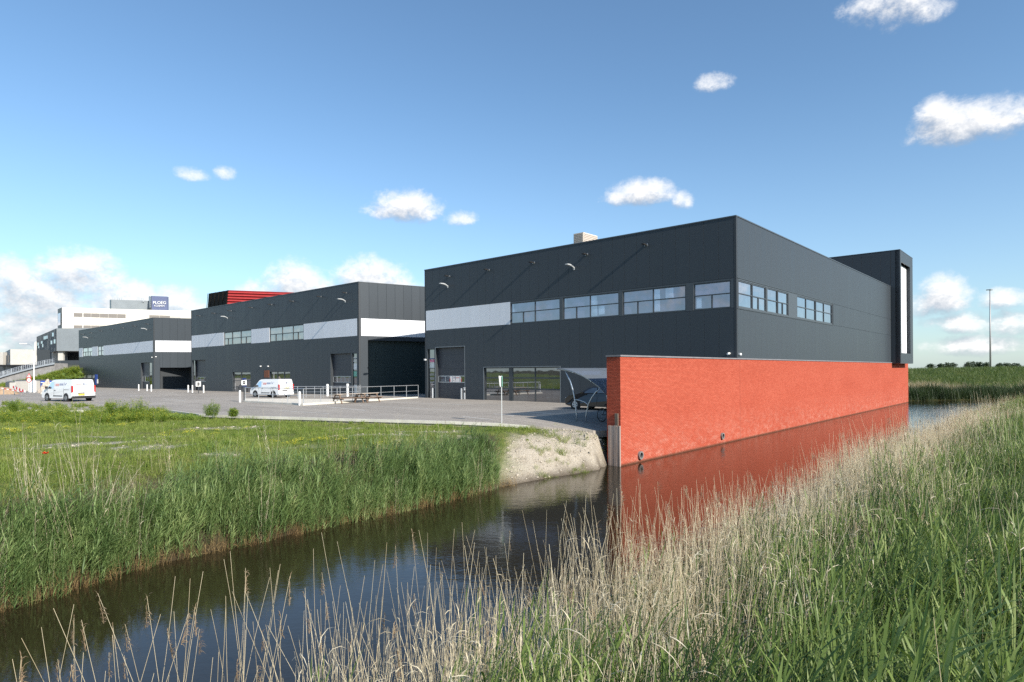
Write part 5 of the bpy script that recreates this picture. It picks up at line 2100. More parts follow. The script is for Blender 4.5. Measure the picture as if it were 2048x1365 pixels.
quad_px('glass_side', [(110, 724, yg - 8), (119, 723, yg - 14), (119, 765, yg - 14), (110, 765, yg - 8)], M['frame'], gb, .02, .4)
quad_px('mullion', [(118.6, 729, yg - 14), (119.6, 729, yg - 14), (119.6, 748, yg - 14), (118.6, 748, yg - 14)], M['alu'], gb, .3, .2)

# beige low halls
yb_ = 230.0
bh = empty('beige_hall', (X_(20, yb_), yb_, 0), label='low pale beige hall above a dark canopy, between the lamp post and the grey block', cat='building')
block('wall', yb_, (20.2, 78), (699, 700), M['beige'], bh, slope=3, zb=Z_(729.8, yb_, 30), back=12)
quad_px('end_wall', [(7.8, 706, yb_ + 26), (20.2, 699, yb_), (20.2, 730, yb_), (4.5, 730.5, yb_ + 26)], M['grey_clad'], bh, .02, .4)  # grey instead of beige, painting this end as the shaded one
quad_px('window', [(9.5, 713, yb_ + 20), (19.2, 710.5, yb_ + 2), (19.2, 726, yb_ + 2), (9, 727, yb_ + 20)], M['louvre'], bh, .3, .1)
quad_px('canopy', [(-30, 730, yb_ - 6), (76, 729.7, yb_ - 6), (76, 733, yb_ - 6), (-30, 733.5, yb_ - 6)], M['black'], bh, 0, 3)
block('under_wall', yb_ + 6, (-40, 80), (732, 732), M['frame'], bh, slope=2, zb=-1, back=2)
for a, b in ((4.8, 8), (13, 19.8)):
    quad_px('pillar', [(a, 733, yb_ - 4), (b, 733, yb_ - 4), (b, 748, yb_ - 4), (a, 748, yb_ - 4)], M['grey_clad'], bh, 0, .8)
quad_px('white_stack', [(69.3, 684.6, yb_ + 10), (73.4, 683.5, yb_ + 10), (73.4, 702, yb_ + 10), (68.8, 702, yb_ + 10)], M['cream'], bh, 0, 3)
bh2 = empty('beige_hall', (X_(-10, 240), 240, 0), label='pale beige hall cut by the left edge of the picture', cat='building')
block('wall', 240, (-60, 5.5), (704, 704.8), M['beige'], bh2, slope=0, zb=-1, back=12)
quad_px('gable', [(5.5, 704.8, 240), (7.2, 706, 246), (4.2, 730, 246), (3.6, 730, 240)], M['grey_clad'], bh2, 0, .3)

# ramp with railing and green slope
yr = 140.0
rp_ = empty('access_ramp', (X_(60, yr), yr, 0), label='rising access ramp with a grey mesh railing behind the green bank', cat='ramp')
pts = [(-6, 757), (8, 752), (25, 747), (45, 741.5), (68, 735.5), (90, 730.5), (110, 727)]
for i in range(len(pts) - 1):
    (a, pa), (b, pb_) = pts[i], pts[i + 1]
    quad_px('deck', [(a, pa, yr), (b, pb_, yr), (b, 775, yr), (a, 775, yr)], M['conc_dark'], rp_, 0, 4)
    quad_px('parapet', [(a, pa - 1.2, yr - .2), (b, pb_ - 1.2, yr - .2), (b, pb_ + 2.2, yr - .2), (a, pa + 2.2, yr - .2)], M['alu'], rp_, .2, .12)
    ra = MB()
    A_, B_ = at(a, pa, yr), at(b, pb_, yr)
    ox, oy = rp_.location.x, rp_.location.y
    for hgt in (.35, .7, 1.05):
        ra.tube([(A_.x - ox, -.2, A_.z + hgt), (B_.x - ox, -.2, B_.z + hgt)], .045, 5)
    for j in range(6):
        v = A_.lerp(B_, j / 6)
        ra.tube([(v.x - ox, -.2, v.z), (v.x - ox, -.2, v.z + 1.08)], .04 if j else .09, 5)
    ra.build('railing', M['alu'], rp_)

# street lamp at the left
yl_ = 88.0
lp = empty('street_lamp', (X_(67, yl_), yl_, lot_z(yl_)), label='tall pale lamp post with a long flat head beside the yard entrance', cat='street lamp')
zl_ = Z_(686, yl_, 47)
MB().tube([(0, 0, -.2), (0, 0, 4.2), (0, 0, zl_ - 1.1)], .075, 10, r1=.05).build('pole', M['white'], lp)
hx = X_(47, yl_) - X_(67, yl_)
MB().tube([(0, 0, zl_ - 1.1), (-.12, 0, zl_ - .5), (-.5, 0, zl_ - .12), (hx + .35, 0, zl_)], .026, 8).build('arm', M['galv'], lp)
MB().box(hx - .55, hx + .42, -.13, .13, zl_ - .04, zl_ + .1).build('lamp_head', M['white'], lp, bevel=.03)
# mast far right
ym = 150.0
ms = empty('light_mast', (X_(1980, ym), ym, 3.0), label='tall slim motorway light mast standing on the green dike at the far right', cat='light mast')
zm = Z_(578, ym, 1980) - 3.0
MB().tube([(0, 0, -3), (0, 0, zm - .3)], .22, 12, r1=.1).build('pole', mat('mast_grey', (.34, .33, .33), .5, metal=.3), ms, smooth=True)
for a in range(3):
    an = a * 2.1 + .3
    MB().box(-.1, .75, -.22, .22, zm - .35, zm - .12).build('lamp_head', M['galv'], ms, rot=(0, 0, an), bevel=.03)

# ------------------------------------------------------------------ site clutter, far left
def thing_box(name, cat, label, y, px0, px1, py0, py1, m, back=2.0, mats=None):
    o = empty(name, (X_((px0 + px1) / 2, y), y, lot_z(y)), label=label, cat=cat)
    block('body', y, (px0, px1), (py0, py0), m, o, zb=lot_z(y) - .05, back=back)
    return o


yc = 96.0
o = thing_box('site_cabin', 'cabin', 'pale grey site cabin at the left with a darker end', yc, 18.5, 30, 760.5, 783, M['beige'], 5)
quad_px('end_wall', [(11.3, 762, yc + 4.8), (18.5, 760.5, yc), (18.5, 779, yc), (11.3, 777, yc + 4.8)], M['louvre'], o, .02, .2)
quad_px('roof_edge', [(17, 759.5, yc), (31, 759.5, yc), (31, 760.8, yc), (17, 760.8, yc)], M['grey_clad'], o, .2, 5)
o = thing_box('site_cabin', 'cabin', 'dark blue grey cabin with a glazed panel next to the pale one', yc + 3, 31, 56, 757.5, 783, M['grey_dim'], 5)
quad_px('glazed_panel', [(31.5, 761, yc + 3), (39, 761, yc + 3), (39, 776, yc + 3), (31.5, 776, yc + 3)], M['glass_side'], o, .08, .06)
quad_px('door', [(28.6, 764, yc + 2), (31, 764, yc + 2), (31, 779, yc + 2), (28.6, 779, yc + 2)], M['black'], o, .08, .06)
o = thing_box('hoarding', 'fence', 'dark hoarding behind the blue sign and the rubble', yc + 6, 56.5, 118, 757.5, 783, M['grey_dim'], .15)
o = thing_box('notice_board', 'sign', 'blank white board on the ground behind the lamp post', 90, 56, 70.3, 759, 776.5, M['white'], .12)
o = thing_box('blue_board', 'sign', 'wide dark blue board with a line of white lettering above the rubble heap', 94, 80, 104.5, 759.5, 765, M['royal'], .1)
for i in range(9):
    a = 82 + i * 2.3
    if i == 6:
        continue
    quad_px('lettering', [(a, 762.2, 93.8), (a + 1.7, 762.2, 93.8), (a + 1.7, 764, 93.8), (a, 764, 93.8)], M['white'], o, .05, .03)
# white support under the board so that it stands
# warning sign: triangle over a round plate
yw = 84.0
o = empty('warning_sign', (X_(57, yw), yw, lot_z(yw)), label='red edged triangular warning sign above a round plate, in front of the cabins', cat='road sign')
zc1, zc2 = Z_(751, yw, 57), Z_(758.5, yw, 57)
MB().tube([(0, .06, 0), (0, .06, zc1)], .035, 8).build('post', M['galv'], o)
for r_, yy, m_ in ((.44, 0, 'red'), (.27, -.014, 'white')):
    MB().prism([(r_ * math.cos(math.pi / 2 + 2.094 * i), zc1 + r_ * math.sin(math.pi / 2 + 2.094 * i)) for i in range(3)], yy - .01, yy + .01, 'y').build('triangle_plate', M[m_], o)
for r_, yy, m_ in ((.34, 0, 'red'), (.25, -.014, 'white')):
    MB().prism([(r_ * math.cos(math.pi / 8 * i), zc2 + r_ * math.sin(math.pi / 8 * i)) for i in range(16)], yy - .01, yy + .01, 'y').build('round_plate', M[m_], o)
MB().box(-.03, .03, -.035, -.025, zc1 - .1, zc1 + .14).build('symbol', M['black'], o)
# red and white barrier boards lying in the sand
for (p, q_, l) in (((26, 774.5), (50, 783.5), 'red and white striped barrier board sloping down to the right'), ((3, 777), (44, 784), 'thin long white and red barrier pole lying over the sand heap')):
    a, b = at(p[0], p[1], 76), at(q_[0], q_[1], 75)
    d = b - a
    o = empty('barrier_board', a, math.atan2(d.y, d.x), label=l, cat='barrier', group='striped barriers at the sand heap')
    L = d.length
    n = 8
    for i in range(n):
        f0, f1 = i / n, (i + 1) / n
        h_ = .14 if 'board' in l and 'pole' not in l else .05
        mb = MB()
        mb.prism([(L * f0, d.z * f0 - h_), (L * f1, d.z * f1 - h_), (L * f1, d.z * f1 + h_), (L * f0, d.z * f0 + h_)], -.02, .02, 'y')
        mb.build('stripe', M['red'] if i % 2 == (0 if 'board' in l else 1) else M['white'], o)
    for f0 in (.08, .92):
        MB().box(L * f0 - .04, L * f0 + .04, .021, .1, -.9 + d.z * f0, d.z * f0).build('foot', M['conc_dark'], o)


def heap(name, label, cat, px0, px1, pyt, y, m, rough_=.25, seed=1, kind=None):
    xa, xb = X_(px0, y), X_(px1, y)
    h = Z_(pyt, y, (px0 + px1) / 2) - lot_z(y)
    w = (xb - xa) / 2
    n = 30
    v = np.zeros((n * n, 3))
    g = np.linspace(-1, 1, n)
    GX, GY = np.meshgrid(g, g)
    rr = np.sqrt(GX ** 2 + GY ** 2)
    z = h * np.clip(1 - rr ** 1.6, 0, 1) * (1 + rough_ * wob(GX, GY, 5, seed)) + rough_ * .5 * h * wob(GX, GY, 11, seed + 1) * (rr < .95) + (-.1)
    v[:, 0], v[:, 1], v[:, 2] = (GX * w).ravel(), (GY * w * .7).ravel(), z.ravel()
    i = (np.arange(n - 1)[:, None] * n + np.arange(n - 1)[None, :]).ravel()
    me = np_mesh(name, v, np.stack([i, i + 1, i + n + 1, i + n], 1), smooth=rough_ < .3, mats=[m])
    o = add(name, me, None, ((xa + xb) / 2, y, lot_z(y)))
    return tag(o, label, cat, kind=kind)


heap('sand_heap', 'low heap of orange sand at the left edge of the yard', 'heap', -30, 36, 771, 80, mat('orange_sand', (.36, .25, .16), .95, var=.2, vscale=3, bump=.5, bscale=12), .2, 3)
heap('rubble_heap', 'heap of pale rubble and boards under the blue sign', 'heap', 76, 110, 764.5, 86, mat('rubble', (.45, .38, .31), .95, var=.35, vscale=5, bump=.8, bscale=9), .6, 5)
heap('sand_bags', 'small pale bags at the foot of the rubble heap', 'bags', 80, 92, 778, 80, mat('bag_white', (.6, .56, .48), .9, var=.1, vscale=4), .3, 8)
# ------------------------------------------------------------------ vegetation
class Ribbons:
    """many leaf or stalk ribbons in one mesh, made with plain arrays"""
    def __init__(s):
        s.v, s.q, s.t, s.n, s.mi = [], [], [], 0, []

    def add(s, P, Wd, side, tone, mi=0):
        """P (k,3) centre line, Wd (k,) half widths, side (3,) or (k,3) width direction"""
        k = len(P)
        P = np.asarray(P, float)
        side = np.broadcast_to(np.asarray(side, float), (k, 3))
        W_ = np.asarray(Wd)[:, None]
        v = np.empty((2 * k, 3))
        v[0::2] = P - side * W_
        v[1::2] = P + side * W_
        s.v.append(v)
        i = np.arange(k - 1) * 2 + s.n
        s.q.append(np.stack([i, i + 1, i + 3, i + 2], 1))
        s.t.append(np.full(2 * k, tone))
        s.mi += [mi] * (k - 1)
        s.n += 2 * k

    def stalk(s, P, r, tone, mi=0, r1=None):
        """three sided stem"""
        P = np.asarray(P, float)
        k = len(P)
        d = P[-1] - P[0]
        d /= np.linalg.norm(d) + 1e-9
        a = np.cross(d, [0.3, 1, .2])
        a /= np.linalg.norm(a)
        b = np.cross(d, a)
        r1 = r * .5 if r1 is None else r1
        rr = np.linspace(r, r1, k)[:, None]
        v = np.empty((3 * k, 3))
        for j in range(3):
            an = 2.0944 * j
            v[j::3] = P + (a * math.cos(an) + b * math.sin(an)) * rr
        s.v.append(v)
        i = np.arange(k - 1) * 3 + s.n
        for j in range(3):
            j2 = (j + 1) % 3
            s.q.append(np.stack([i + j, i + j2, i + 3 + j2, i + 3 + j], 1))
            s.mi += [mi] * (k - 1)
        s.t.append(np.full(3 * k, tone))
        s.n += 3 * k

    def mesh(s, name, mats, smooth=True):
        v = np.concatenate(s.v)
        q = np.concatenate(s.q)
        me = np_mesh(name, v, q, smooth, mats)
        a = me.attributes.new('tone', 'FLOAT', 'POINT')
        a.data.foreach_set('value', np.concatenate(s.t).astype(np.float32))
        if len(mats) > 1:
            # quads were appended in blocks in the same order as mi
            me.polygons.foreach_set('material_index', np.array(s.mi, np.int32))
        return me


def leaf(rb, base, az, up, L, w, droop, tone, k=4, mi=0):
    """arching blade: starts at elevation up, bends down by droop"""
    P = [np.array(base, float)]
    e = up
    h = np.array([math.cos(az), math.sin(az), 0])
    st = L / (k - 1)
    for i in range(k - 1):
        P.append(P[-1] + (h * math.cos(e) + np.array([0, 0, math.sin(e)])) * st)
        e -= droop / (k - 1)
    prof = {4: [.55, 1.0, .75, .04], 3: [.7, 1.0, .05], 5: [.5, .95, 1.0, .65, .04]}[k]
    side = np.array([-math.sin(az), math.cos(az), .25])
    rb.add(P, np.array(prof) * w, side / np.linalg.norm(side), tone, mi)


WIND = math.radians(12)       # the wind blows to the right


def green_reed_clump(seed, stems=12, rad=.34, hmin=1.0, hmax=1.6, lean=.16, nleaf=9, w0=.0065, w1=.0125, lf=1.0):
    r = random.Random(seed)
    rb = Ribbons()
    for i in range(stems):
        a, d = r.uniform(0, 6.28), rad * math.sqrt(r.random())
        x, y = d * math.cos(a), d * math.sin(a)
        H = r.uniform(hmin, hmax)
        la = WIND + r.gauss(0, .6)
        ln = abs(r.gauss(lean, .09))
        k = 5
        P = []
        for j in range(k):
            f = j / (k - 1)
            P.append((x + math.cos(la) * ln * H * f ** 1.6, y + math.sin(la) * ln * H * f ** 1.6, H * f * (1 - .04 * f)))
        tone = r.uniform(0, 1)
        rb.stalk(P, .0042, tone * .6)
        for m_ in range(nleaf):
            f = .1 + .88 * (m_ + r.uniform(-.3, .3)) / nleaf
            f = min(.99, max(.1, f))
            jj = min(k - 2, int(f * (k - 1)))
            g = f * (k - 1) - jj
            p = np.array(P[jj]) * (1 - g) + np.array(P[jj + 1]) * g
            az = WIND + r.gauss(0, .8) + (math.pi if r.random() < .12 else 0)
            L = lf * r.uniform(.22, .42) * (1.1 - .4 * abs(f - .6))
            leaf(rb, p, az, r.uniform(.8, 1.3), L, r.uniform(w0, w1), r.uniform(.3, 1.2), min(1, max(0, tone + r.uniform(-.3, .3))), 4)
        # spear at the tip
        leaf(rb, P[-1], la, 1.25, r.uniform(.15, .3), .006, .3, tone, 3)
    return rb


def dry_reed_clump(seed, stems=10, rad=.35, hmin=1.1, hmax=2.2, r0=.0038, lean=.15, plume=.06, leaves=2.0):
    r = random.Random(seed)
    rb = Ribbons()
    for i in range(stems):
        a, d = r.uniform(0, 6.28), rad * math.sqrt(r.random())
        x, y = d * math.cos(a), d * math.sin(a)
        H = r.uniform(hmin, hmax) * (1 if r.random() > .25 else .6)
        la = r.uniform(0, 6.28)
        ln = abs(r.gauss(0, lean)) + .02
        k = 5
        ph = r.uniform(0, 6.28)
        P = [(x + math.cos(la) * ln * H * f ** 1.3 + .012 * math.sin(f * 7 + ph), y + math.sin(la) * ln * H * f ** 1.3 + .012 * math.cos(f * 6 + ph), H * f) for f in [j / (k - 1) for j in range(k)]]
        tone = r.random()
        rb.stalk(P, r0 * r.uniform(.8, 1.3), tone, r1=.0014)
        for m_ in range(int(leaves * r.uniform(.3, 1.8))):
            f = r.uniform(.2, .95)
            jj = min(k - 2, int(f * (k - 1)))
            g = f * (k - 1) - jj
            p = np.array(P[jj]) * (1 - g) + np.array(P[jj + 1]) * g
            leaf(rb, p, r.uniform(0, 6.28), r.uniform(-.2, 1.2), r.uniform(.12, .3), r.uniform(.003, .006), r.uniform(.5, 2.5), tone, 4)
        if r.random() < plume:
            top = np.array(P[-1])
            for m_ in range(16):
                p = top - np.array([0, 0, .2]) * r.random()
                leaf(rb, p, WIND + r.gauss(0, .7), r.uniform(.2, 1.2), r.uniform(.05, .13), .004, 1.2, r.uniform(.0, .3), 3, 1)
    return rb


def grass_tuft(seed, n=16, rad=.16, hmin=.08, hmax=.22, w=.004, lean=.5):
    r = random.Random(seed)
    rb = Ribbons()
    for i in range(n):
        a, d = r.uniform(0, 6.28), rad * math.sqrt(r.random())
        H = r.uniform(hmin, hmax)
        leaf(rb, (d * math.cos(a), d * math.sin(a), -.02), r.uniform(0, 6.28), r.uniform(1.0, 1.5), H, w * r.uniform(.7, 1.4), r.uniform(.2, 1.6) * lean * 1.5, r.random(), 4)
    return rb


def weed_clump(seed, H=.8, rad=.3, nst=14, nl=26, flower=.3, lw=.014, flw=.012):
    r = random.Random(seed)
    rb = Ribbons()
    for i in range(nst):
        a, d = r.uniform(0, 6.28), rad * math.sqrt(r.random())
        h = H * r.uniform(.55, 1.0) * (1 - .35 * d / rad)
        out = d / rad * .35
        x, y = d * math.cos(a) * .4, d * math.sin(a) * .4
        P = [(x + math.cos(a) * out * h * f, y + math.sin(a) * out * h * f, h * f) for f in (0, .33, .66, 1)]
        rb.stalk(P, .005, .3)
        for j in range(nl):
            f = r.uniform(.08, 1)
            p = (x + math.cos(a) * out * h * f + r.gauss(0, .05), y + math.sin(a) * out * h * f + r.gauss(0, .05), h * f)
            leaf(rb, p, r.uniform(0, 6.28), r.uniform(-.1, 1.1), r.uniform(.04, .1), lw * r.uniform(.5, 1.2), r.uniform(.3, 1.2), r.random(), 3)
        if r.random() < flower * 2:
            for j in range(int(20 * flower) + 2):
                p = (P[-1][0] + r.gauss(0, .05), P[-1][1] + r.gauss(0, .05), h * r.uniform(.8, 1.06))
                leaf(rb, p, r.uniform(0, 6.28), r.uniform(-.3, .8), flw * 2.2, flw, .2, r.random(), 3, 1)
    return rb


V = {}
V['reed'] = leaf_mat('green_reed_leaf', (.055, .10, .022), (.18, .25, .06), (.46, .50, .21), .3)
V['reed_b'] = leaf_mat('blue_green_reed_leaf', (.075, .135, .042), (.22, .31, .11), (.48, .53, .25), .36)
V['dry'] = leaf_mat('dry_reed_straw', (.48, .39, .24), (.70, .61, .43), (.82, .76, .6), .15, .6)
V['plume'] = leaf_mat('dry_plume', (.22, .15, .09), (.34, .25, .16), None, .25, .8)
V['stub'] = leaf_mat('brown_stubble', (.16, .095, .04), (.34, .23, .10), (.42, .33, .16), .12, .7)
V['grass'] = leaf_mat('meadow_grass', (.12, .19, .03), (.24, .30, .06), (.42, .40, .15), .4)
V['dike'] = leaf_mat('dike_grass', (.055, .10, .024), (.11, .155, .045), (.22, .22, .10), .3)
V['shade_reed'] = leaf_mat('shaded_far_reed', (.02, .038, .014), (.045, .075, .026), (.10, .12, .05), .2)  # leaf colour darkened so the far reeds look shaded
V['weed'] = leaf_mat('weed_leaf', (.15, .24, .04), (.26, .35, .07), (.38, .44, .12), .5)
V['yellow'] = leaf_mat('yellow_flower', (.5, .45, .04), (.68, .62, .08), None, .3)
V['tan'] = leaf_mat('tan_grass', (.26, .2, .12), (.42, .35, .22), (.5, .44, .29), .15)

SRC = {}


def variants(key, builder, n, mats):
    out = []
    for i in range(n):
        me = builder(i).mesh(key, mats)
        o = bpy.data.objects.new(key + '_piece', me)
        out.append(o)
    c = bpy.data.collections.new(key + '_pieces')
    for o in out:
        c.objects.link(o)
    SRC[key] = c


variants('green_reed', lambda i: green_reed_clump(100 + i, 13, .34, .95, 1.6, .36, 10, .0055, .0105, 1.15), 7, [V['reed']])
variants('bank_reed', lambda i: green_reed_clump(150 + i, 13, .3, .75, 1.4, .09, 9, .0075, .0145), 5, [V['reed_b']])
variants('dry_reed', lambda i: dry_reed_clump(200 + i), 7, [V['dry'], V['plume']])
variants('stubble', lambda i: dry_reed_clump(300 + i, 16, .2, .15, .5, .003, .25, 0, 1.0), 4, [V['stub'], V['plume']])
variants('meadow_grass', lambda i: grass_tuft(400 + i, 24, .2, .06, .2, .0042), 6, [V['grass']])
variants('long_grass', lambda i: grass_tuft(450 + i, 26, .22, .25, .6, .0045, .6), 5, [V['grass']])
variants('dike_grass', lambda i: grass_tuft(500 + i, 26, .5, .3, .8, .013, .6), 4, [V['dike']])
variants('tan_grass', lambda i: grass_tuft(550 + i, 26, .45, .7, 1.5, .008, .35), 4, [V['tan']])
variants('far_reed', lambda i: grass_tuft(560 + i, 30, .5, 1.2, 2.0, .014, .3), 4, [V['shade_reed']])
variants('weed', lambda i: weed_clump(600 + i, .8, .32, 14, 26, .35), 4, [V['weed'], V['yellow']])
variants('small_weed', lambda i: weed_clump(650 + i, .22, .2, 8, 12, .0, .016), 4, [V['weed'], V['yellow']])
variants('flower', lambda i: weed_clump(700 + i, .22, .25, 8, 4, .5, .008, .012), 3, [V['weed'], V['yellow']])


def scatter(name, key, x, y, smin, smax, seed=0, z=None, tiltmax=.1, dz=0.0, turn=.5, patch=.3):
    """one object of instanced clumps standing on the terrain"""
    rng = np.random.default_rng(seed)
    n = len(x)
    if z is None:
        z, _, _ = terrain(x, y)
    me = bpy.data.meshes.new(name)
    me.vertices.add(n)
    me.vertices.foreach_set('co', np.stack([x, y, z + dz], 1).astype(np.float32).ravel())
    rot = np.stack([rng.normal(0, tiltmax, n), rng.normal(0, tiltmax, n), rng.uniform(-turn, turn, n)], 1).astype(np.float32)
    a = me.attributes.new('rot', 'FLOAT_VECTOR', 'POINT')
    a.data.foreach_set('vector', rot.ravel())
    a = me.attributes.new('scl', 'FLOAT', 'POINT')
    sc = rng.uniform(smin, smax, n) * (1 + patch * wob(x, y, .9, 66) + patch * .6 * wob(x, y, 2.6, 67))
    a.data.foreach_set('value', sc.astype(np.float32))
    a = me.attributes.new('idx', 'INT', 'POINT')
    a.data.foreach_set('value', rng.integers(0, len(SRC[key].objects), n).astype(np.int32))
    o = add(name, me)
    g = bpy.data.node_groups.new(name + '_nodes', 'GeometryNodeTree')
    g.interface.new_socket('Geometry', in_out='INPUT', socket_type='NodeSocketGeometry')
    g.interface.new_socket('Geometry', in_out='OUTPUT', socket_type='NodeSocketGeometry')
    gi, go = g.nodes.new('NodeGroupInput'), g.nodes.new('NodeGroupOutput')
    iop = g.nodes.new('GeometryNodeInstanceOnPoints')
    ci = g.nodes.new('GeometryNodeCollectionInfo')
    ci.inputs['Collection'].default_value = SRC[key]
    ci.inputs['Separate Children'].default_value = True
    ci.inputs['Reset Children'].default_value = True

    def attr(nm, typ):
        nd = g.nodes.new('GeometryNodeInputNamedAttribute')
        nd.data_type = typ
        nd.inputs['Name'].default_value = nm
        return nd.outputs['Attribute']
    e2r = g.nodes.new('FunctionNodeEulerToRotation')
    L_ = g.links.new
    L_(gi.outputs[0], iop.inputs['Points'])
    L_(ci.outputs[0], iop.inputs['Instance'])
    iop.inputs['Pick Instance'].default_value = True
    L_(attr('idx', 'INT'), iop.inputs['Instance Index'])
    L_(attr('rot', 'FLOAT_VECTOR'), e2r.inputs[0])
    L_(e2r.outputs[0], iop.inputs['Rotation'])
    L_(attr('scl', 'FLOAT'), iop.inputs['Scale'])
    L_(iop.outputs[0], go.inputs[0])
    md = o.modifiers.new('scatter', 'NODES')
    md.node_group = g
    return o


def rand_pts(x0, x1, y0, y1, dens, seed, keep):
    rng = np.random.default_rng(seed)
    st = 1 / math.sqrt(dens)
    gx, gy = np.meshgrid(np.arange(x0, x1, st), np.arange(y0, y1, st))
    x = gx.ravel() + rng.uniform(-.5, .5, gx.size) * st
    y = gy.ravel() + rng.uniform(-.5, .5, gx.size) * st
    D = side_dists(x, y)
    ins = inside(x, y, RP)
    k = keep(x, y, D, ins, rng)
    return x[k], y[k]


LOTP = np.array([(p[0], p[1]) for p in EDGE] + [(P0[0], P0[1]), (60, 60), (60, 300), (-260, 300), (-260, 58)])


def vis(x, y, m=2.0):
    """only where the picture, or one taken a few steps aside, could see it"""
    return (x < .86 * y + m) & (x > -.86 * y - m) & (y > .5)


tot = 0
def rep(n, k):
    global tot
    print(n, k)

# near bank: green reeds
def k_green(x, y, D, ins, r):
    d = np.where(ins, -D['R'], D['R'])
    w = wob(x, y, .5, 21) * 1.3
    p = np.clip((d - 1.4 + w + .10 * np.clip(y - 8, 0, 20)*0) / 1.6, 0.12, 1)
    cam_clear = np.hypot(x, y) > 2.2
    clump = np.clip(.88 + 1.5 * wob(x, y, 1.6, 55), .25, 1)
    p = p * clump
    return (d > .15) & (d < 18) & (D['R'] < D['F']) & (D['R'] < D['L']) & vis(x, y, 4) & (r.random(len(x)) < p) & cam_clear & (y < 75)
x, y = rand_pts(-14, 70, .5, 24, 10.0, 1, k_green)
rep('green near', len(x))
tag(scatter('green_reeds', 'green_reed', x, y, .68, 1.1, 1, dz=-.05), 'dense green reeds leaning right over the whole foreground bank', 'reeds', kind='stuff')
x, y = rand_pts(4, 110, 24, 76, 5, 2, k_green)
rep('green far', len(x))
tag(scatter('green_reeds', 'green_reed', x, y, .62, .95, 2, dz=-.05), 'green reeds further along the near bank towards the right edge', 'reeds', kind='stuff')


def k_dry(x, y, D, ins, r):
    d = np.where(ins, -D['R'], D['R'])
    w = wob(x, y, .6, 22) * .8
    p = np.clip((3.5 + .03 * y + w - d) / 1.9, 0, 1) * np.clip((d + .5) / .6, 0, 1)
    sparse = np.where((x < 0.6), np.clip(.30 + .24 * (x + 3.0), .24, 1), 1)
    clump = np.clip(.75 + 1.6 * wob(x, y, 1.9, 33), .18, 1)
    p = np.maximum(p, .035 * (d > 2) * (d < 9))
    return (p > 0) & (D['R'] < D['F']) & (D['R'] < D['L']) & vis(x, y, 4) & (r.random(len(x)) < p * sparse * clump) & (np.hypot(x, y) > 2.6)
x, y = rand_pts(-10, 40, 2, 30, 20.0, 3, k_dry)
rep('dry near', len(x))
tag(scatter('dry_reeds', 'dry_reed', x, y, .72, 1.12, 3, tiltmax=.06, dz=-.05, turn=3.1), 'band of dry straw coloured reeds along the near water edge', 'reeds', kind='stuff')
x, y = rand_pts(10, 112, 28, 86, 9, 4, k_dry)
rep('dry far', len(x))
tag(scatter('dry_reeds', 'dry_reed', x, y, .58, .86, 4, tiltmax=.05, dz=-.05, turn=3.1), 'pale dry reeds further along the near water edge', 'reeds', kind='stuff')

# left bank reeds
ZEND = ground(1015, 970, -1.9)
def k_left(x, y, D, ins, r):
    d = np.where(ins, -D['L'], D['L'])
    w = wob(x, y, .8, 23) * .5
    endx = ZEND.x - .35 + .3 * wob(x, y, 2, 9) - .25 * (d)
    p = np.clip((1.75 + .055 * np.clip(x + 9, 0, 9) + w * .6 - d) / .9, 0, 1)
    return (d > -.12) & (D['L'] < D['W']) & (x < endx) & vis(x, y, 4) & (r.random(len(x)) < p)
x, y = rand_pts(-27, 2, 3, 30, 15, 5, k_left)
rep('left reeds', len(x))
tag(scatter('bank_reeds', 'bank_reed', x, y, .55, .98, 5, tiltmax=.06, dz=-.04), 'thick blue green reeds along the far side of the water below the meadow', 'reeds', kind='stuff')


def k_ldry(x, y, D, ins, r):
    d = np.where(ins, -D['L'], D['L'])
    endx = ZEND.x - .3
    return (d > -.1) & (d < 3.2) & (D['L'] < D['W']) & (x < endx) & vis(x, y, 3) & (r.random(len(x)) < np.clip(.6 - .05 * (x + 12), .1, .9))
x, y = rand_pts(-27, 2, 3, 30, 2.2, 6, k_ldry)
tag(scatter('dry_reeds', 'dry_reed', x, y, .6, 1.0, 6, tiltmax=.08, turn=3.1), 'thin dry stalks standing among the green reeds on the left bank', 'reeds', kind='stuff')


def k_stub(x, y, D, ins, r):
    d = np.where(ins, -D['L'], D['L'])
    return (np.abs(d - .12) < .32) & (x < ZEND.x + .2) & vis(x, y, 3)
x, y = rand_pts(-27, 2, 3, 30, 16, 7, k_stub)
rep('stubble', len(x))
tag(scatter('reed_stubble', 'stubble', x, y, .6, 1.15, 7, z=np.full(len(x), -1.92), tiltmax=.12, turn=3.1), 'brown reed stubble at the waterline of the left bank', 'reed stubble', kind='stuff')

# meadow
def meadow_soil(x, y):
    return wob(x, y, .55, 41) * .6 + wob(x, y, 1.7, 42) * .5
def k_mead(x, y, D, ins, r):
    sand = sand_mask(x, y, D)
    gm_ = gravel_mask(x, y, D)
    lot = inside(x, y, LOTP)
    p = (1 - .9 * gm_) * np.clip(.95 - np.clip(meadow_soil(x, y) - .12, 0, 1) * 3.2, .12, 1) * (1 - .93 * np.clip(sand * 1.4, 0, 1))
    strip = (x > -3) & (x < 4.4) & (D['L'] > 2.2)
    p = np.where(strip, p * np.clip(.55 + 1.2 * wob(x, y, 1.6, 77), .1, .9), p)
    return (~ins) & (~lot) & (D['L'] > 1.0) & (D['L'] < D['R']) & (D['W'] > .6) & vis(x, y, 4) & (r.random(len(x)) < p)
x, y = rand_pts(-60, 6, 7, 48, 17, 8, k_mead)
rep('meadow', len(x))
tag(scatter('meadow_grass', 'meadow_grass', x, y, .6, 1.25, 8, turn=3.1, dz=-.01), 'short yellow green meadow grass with bare patches left of the canal', 'grass', kind='stuff')


